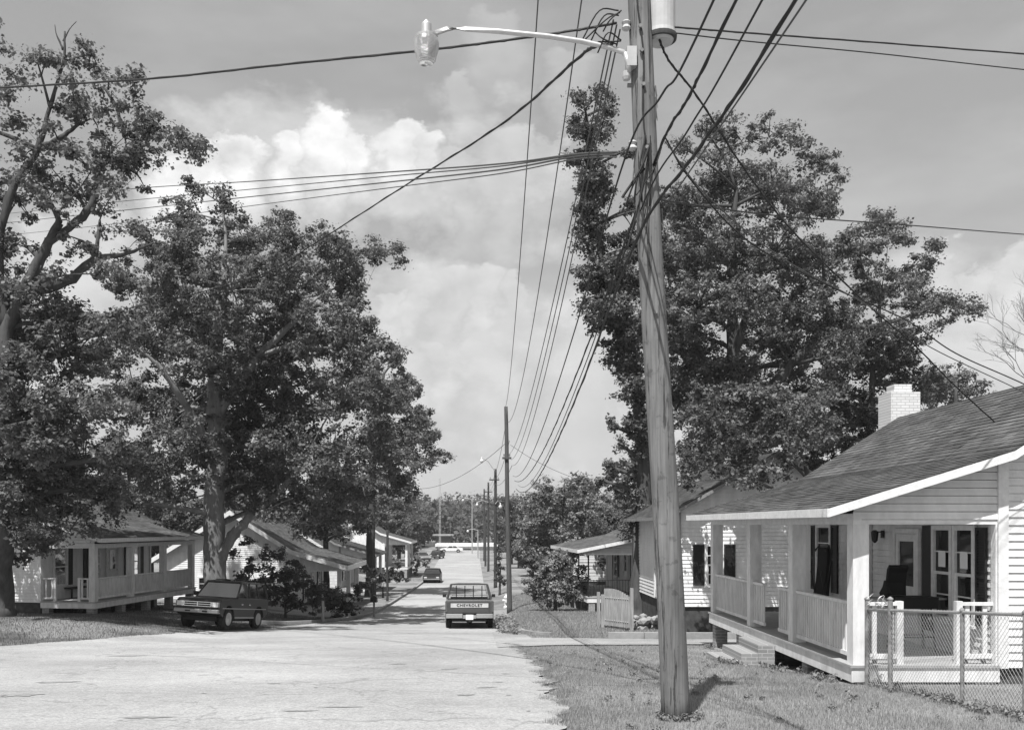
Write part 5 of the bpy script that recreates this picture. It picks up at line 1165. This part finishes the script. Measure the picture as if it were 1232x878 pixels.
def vehicle(name, label, cat, loc, rz, w_, outline, cab, m, wheels, wr, belt, roof_z, ww=.22, cabw=.0, tumble=.10, glass='carglass', panes=3):
    """y forward. outline: side polygon (y,z). cab: (y_rear_low,y_rear_top,y_front_top,y_front_low)"""
    r = empty(name, loc, rz); tag(r, label, cat)
    b = MB(); b.prism(outline, -w_/2, w_/2, lambda p,q,a: (a, p, q)); b.build('body', MT[m], r, bevel=.035)
    ub = MB(); ys_ = [p[0] for p in outline]; ub.box(-w_/2+.25, w_/2-.25, min(ys_)+.3, max(ys_)-.3, wr*.75, belt-.25); ub.build('chassis', MT['blacktrim'], r)
    yr0, yr1, yf1, yf0 = cab; hw0 = w_/2-.04; hw1 = w_/2-.04-tumble; pw = .055
    c = MB()
    def bar(a, b_, t=pw): 
        a = Vector(a); b_ = Vector(b_); c.tube([a, b_], t, 6)
    for s_ in (-1, 1):
        bar((s_*hw0,yr0,belt-.02),(s_*hw1,yr1,roof_z-.03)); bar((s_*hw0,yf0,belt-.02),(s_*hw1,yf1,roof_z-.03), .035)
        for k in range(1, panes):
            t = k/panes; bar((s_*hw0,yr0+(yf0-yr0)*t*.92,belt-.02),(s_*hw1,yr1+(yf1-yr1)*t,roof_z-.03), .035)
    c.prism([(-hw1-.03,roof_z-.05),(hw1+.03,roof_z-.05),(hw1,roof_z),(hw1*.6,roof_z+.025),(-hw1*.6,roof_z+.025),(-hw1,roof_z)], yr1-.03, yf1+.03, lambda p,q,a: (p, a, q))
    c.build('cab', MT[m], r)
    g = MB()
    for s_ in (-1, 1): g.add([(s_*hw0,yr0,belt),(s_*hw0,yf0,belt),(s_*hw1,yf1,roof_z-.05),(s_*hw1,yr1,roof_z-.05)], [(0,1,2,3)])
    g.add([(-hw0,yr0,belt),(hw0,yr0,belt),(hw1,yr1,roof_z-.05),(-hw1,yr1,roof_z-.05)], [(0,1,2,3)]); g.add([(-hw0,yf0,belt),(hw0,yf0,belt),(hw1,yf1,roof_z-.05),(-hw1,yf1,roof_z-.05)], [(0,1,2,3)])
    g.build('windows', MT[glass], r)
    for x in (-1, 1):
        for y in wheels: wheel(r, x*(w_/2-ww/2-.01), y, wr, ww)
    return r
# pickup (rear towards us)
TY = 38.5; tx_ = at(563.5,0,TY).x
wr = .37; bz = 1.15
# rear bumper at local y=-2.65, wheels at -1.6 / 1.75
o_ = [(-2.6,.62),(-2.6,1.12),(-.35,1.14),(-.3,1.16),(1.2,1.16),(1.35,1.12),(2.55,1.02),(2.66,.9),(2.66,.52)] + arch(1.75,.46,.42)[::-1] + [(.9,.42),(-.9,.42)] + arch(-1.6,.46,.42)[::-1] + [(-2.3,.50)]
o_ = [(-2.6,.62),(-2.6,1.12),(-.35,1.14),(1.2,1.16),(1.35,1.12),(2.55,1.02),(2.66,.9),(2.66,.52),(2.3,.45)] + [(1.75+.46*math.cos(t),.42+.46*math.sin(t)) for t in np.linspace(0,math.pi,9)] + [(-1.6+.46*math.cos(t),.42+.46*math.sin(t)) for t in np.linspace(0,math.pi,9)] + [(-2.3,.50)]
sl_ = math.atan2(G(tx_,TY+3)-G(tx_,TY), 3)
tr = vehicle('pickup_truck', 'dark older pickup truck seen from behind driving down the street', 'truck', (tx_, TY+2.65, G(tx_, TY+2.65)+.03), R(1), 1.96, o_, (-.25,-.12,.75,1.3), 'truckpaint', (-1.6,1.75), wr, 1.15, 1.80, panes=2, tumble=.17, glass='truckglass')
tr.rotation_euler.x = sl_*.9; tr.location.z = G(tx_, TY+2.65)+.03
m = MB(); m.box(-.80,.80,-2.625,-2.602,.64,1.10); m.box(-.74,.74,-2.632,-2.626,.68,.80); tg = m.build('tailgate', MT['truckpaint'], tr, bevel=.006)
m = MB(); m.box(-.76,.76,-2.640,-2.628,.86,1.03); m.build('tailgate_band', MT['greypaint'], tg)
text_mesh('CHEVROLET', .15, tr, (0,-2.643,.945), (R(90),0,0), 'dark', sxx=1.05)
m = MB(); m.box(-.94,.94,-2.605,-2.58,1.125,1.15); m.box(-.94,-.9,-2.58,-.36,1.142,1.17); m.box(.9,.94,-2.58,-.36,1.142,1.17); m.build('bed_rail', MT['chrome'], tr)
m = MB(); m.box(-.95,-.27,-2.80,-2.64,.44,.62); m.box(.27,.95,-2.80,-2.64,.44,.62); m.box(-.27,.27,-2.76,-2.64,.42,.56); m.build('bumper', MT['chrome'], tr, bevel=.02)
m = MB(); m.box(-.15,.15,-2.815,-2.80,.38,.58); m.build('licence_plate', MT['paper'], tr)
m = MB(); m.box(-.05,.05,-2.85,-2.78,.28,.38); m.tube([(-.7,-1.6,.32),(.7,-1.6,.32)], .05, 6); m.lathe((0,-1.6,.32), [(.01,-.18),(.13,-.1),(.15,0),(.13,.1),(.01,.18)], 12, 'y'); m.build('axle', MT['blacktrim'], tr)
for s_ in (-1, 1):
    m = MB(); m.box(s_*.93-.04,s_*.93+.04,-2.635,-2.603,.68,1.06); m.build('tail_light', MT['redlens'], tr)
    m = MB(); m.box(s_*1.0-.0 if s_ > 0 else -1.16, 1.16 if s_ > 0 else -1.0, .95,1.03,1.2,1.34); m.tube([(s_*.9,1.0,1.18),(s_*1.05,1.0,1.24)], .02, 5); m.build('mirror', MT['blacktrim'], tr)
m = MB(); m.box(-.80,.80,-.1,.05,1.12,1.24); m.box(-.82,.82,-.26,-.2,1.12,1.17); m.build('bench_seat', MT['blacktrim'], tr)
m = MB()
for q in (-.55,-.18,.18,.55): m.box(q-.02,q+.02,-.2,-.17,1.15,1.72)
m.box(-.75,.75,-.2,-.18,1.3,1.32); m.box(-.75,.75,-.19,-.17,1.52,1.54); m.build('window_rack', MT['blacktrim'], tr)
def settle(o, wy=1.4, wx=.75):
    rz = o.rotation_euler.z; x, y = o.location.x, o.location.y; f = (-math.sin(rz), math.cos(rz)); r_ = (math.cos(rz), math.sin(rz))
    gf, gb_ = G(x+f[0]*wy, y+f[1]*wy), G(x-f[0]*wy, y-f[1]*wy); gR, gL = G(x+r_[0]*wx, y+r_[1]*wx), G(x-r_[0]*wx, y-r_[1]*wx)
    o.rotation_euler.x = math.atan2(gf-gb_, 2*wy); o.rotation_euler.y = -math.atan2(gR-gL, 2*wx); o.location.z = (gf+gb_+gR+gL)/4+.025
settle(tr)
# utility wagon, front towards us
sx0, sy0 = at(268,0,36.0).x, 36.0
so_ = [(-2.1,.62),(-2.15,.8),(-2.1,1.16),(.66,1.16),(.75,1.14),(1.98,1.08),(2.1,1.0),(2.15,.60),(2.0,.52)] + [(1.35+.44*math.cos(t),.42+.44*math.sin(t)) for t in np.linspace(0,math.pi,9)] + [(-1.25+.44*math.cos(t),.42+.44*math.sin(t)) for t in np.linspace(0,math.pi,9)] + [(-1.9,.5)]
sv = vehicle('utility_wagon', 'dark four door utility wagon parked on the grass edge at left, facing the camera', 'car', (sx0, sy0, G(sx0,sy0)+.03), R(180-11), 1.69, so_, (-2.08,-1.85,.15,.70), 'carpaint', (-1.25,1.35), .38, 1.16, 1.76, panes=3, tumble=.12)
settle(sv); sv.rotation_euler.y *= .45; sv.location.z += .02
for s_ in (-1, 1):
    m = MB(); m.box(s_*.66-.13,s_*.66+.13,2.11,2.165,.79,.96); m.build('headlight', MT['lens'], sv)
    m = MB(); m.box(s_*.815-.02,s_*.815+.02,2.10,2.16,.79,.96); m.build('indicator', MT['redlens'], sv)
    m = MB(); m.box(s_*.90-.09,s_*.90+.09,.55,.62,1.17,1.33); m.build('mirror', MT['blacktrim'], sv)
    m = MB(); m.box(s_*.848-.012,s_*.848+.012,-.78,.88,.40,.46); m.build('side_step', MT['dullchrome'], sv)
    m = MB(); m.box(s_*.846-.006,s_*.846+.006,-1.9,1.9,.74,.775); m.build('side_moulding', MT['dullchrome'], sv)
    for yy in (-.35,.30): m = MB(); m.box(s_*.848-.012,s_*.848+.012,yy-.07,yy+.07,.90,.93); m.build('door_handle', MT['chrome'], sv)
m = MB()
for z in (.80,.875,.95): m.box(-.52,.52,2.14,2.17,z-.012,z+.012)
for x in (-.52,-.0,.52): m.box(x-.02,x+.02,2.138,2.168,.79,.96)
m.build('grille', MT['chrome'], sv)
m = MB(); m.box(-.5,.5,2.10,2.153,.79,.96); m.build('grille_recess', MT['blacktrim'], sv)
m = MB(); m.box(-.84,.84,2.14,2.28,.56,.70); m.box(-.84,-.78,1.85,2.14,.56,.70); m.box(.78,.84,1.85,2.14,.56,.70); m.build('bumper', MT['dullchrome'], sv, bevel=.02)
m = MB(); m.box(-.45,-.25,2.275,2.285,.60,.65); m.box(.2,.4,2.275,2.285,.60,.65); m.build('bumper_slot', MT['blacktrim'], sv)
m = MB()
for s_ in (-.55,.55): m.tube([(s_,-1.5,1.82),(s_,-.2,1.82)], .015, 5)
m.tube([(-.6,-1.2,1.83),(.6,-1.2,1.83)], .012, 5); m.tube([(-.6,-.4,1.83),(.6,-.4,1.83)], .012, 5); m.build('roof_rack', MT['blacktrim'], sv)
m = MB(); m.box(-.62,-.12,-.55,-.4,.9,1.38); m.box(.12,.62,-.55,-.4,.9,1.38); m.box(-.62,.62,-1.4,-1.3,.9,1.3); m.build('seats', MT['blacktrim'], sv)
# small dark saloon farther down, facing us
def saloon(label, px, Y, rz, m='carpaint', w_=1.75, cat='car'):
    x = at(px,0,Y).x
    oo = [(-2.2,.35),(-2.25,.6),(-2.15,.85),(-1.2,.9),(.9,.88),(2.0,.75),(2.2,.6),(2.2,.32)] + [(1.4+.36*math.cos(t),.32+.36*math.sin(t)) for t in np.linspace(0,math.pi,7)] + [(-1.35+.36*math.cos(t),.32+.36*math.sin(t)) for t in np.linspace(0,math.pi,7)]
    v = vehicle('saloon_car', label, cat, (x, Y, G(x,Y)+.03), rz, w_, oo, (-1.5,-.85,.35,1.0), m, (-1.35,1.4), .31, .88, 1.36, panes=2, tumble=.16)
    settle(v)
    for s_ in (-1,1): q = MB(); q.box(s_*.6-.14,s_*.6+.14,2.18,2.22,.52,.64); q.build('headlight', MT['lens'], v)
    q = MB(); q.box(-.8,.8,2.18,2.30,.36,.48); q.build('bumper', MT['chrome'] if m == 'carpaint' else MT['blacktrim'], v)
    return v
saloon('dark saloon car parked at the left kerb farther down the street, facing the camera', 520.5, 97, R(180))
saloon('distant pale car parked on the left near the end of the street', 508, 150, R(200), 'rim')
saloon('dark distant car in front of the long pale roofed building', 526, 160, R(170))
v_ = saloon('white distant car crossing the end of the street', 543, 184, R(90), 'white')

# ------------------------------------------------------------------ the air
hz_ = MB(); hz_.box(-420, 420, -125, 580, -9, 48); hzm = bpy.data.materials.new('haze_air'); hzm.use_nodes = True; t = hzm.node_tree; t.nodes.clear()
o_ = t.nodes.new('ShaderNodeOutputMaterial'); pv = t.nodes.new('ShaderNodeVolumePrincipled'); pv.inputs['Color'].default_value = (.95,.95,.95,1); pv.inputs['Density'].default_value = .00032; pv.inputs['Anisotropy'].default_value = .2
t.links.new(pv.outputs[0], o_.inputs['Volume']); hzo = hz_.build('haze', hzm); hzo['kind'] = 'stuff'; hzo['label'] = 'thin summer haze over the street and far woods'; hzo['category'] = 'haze'
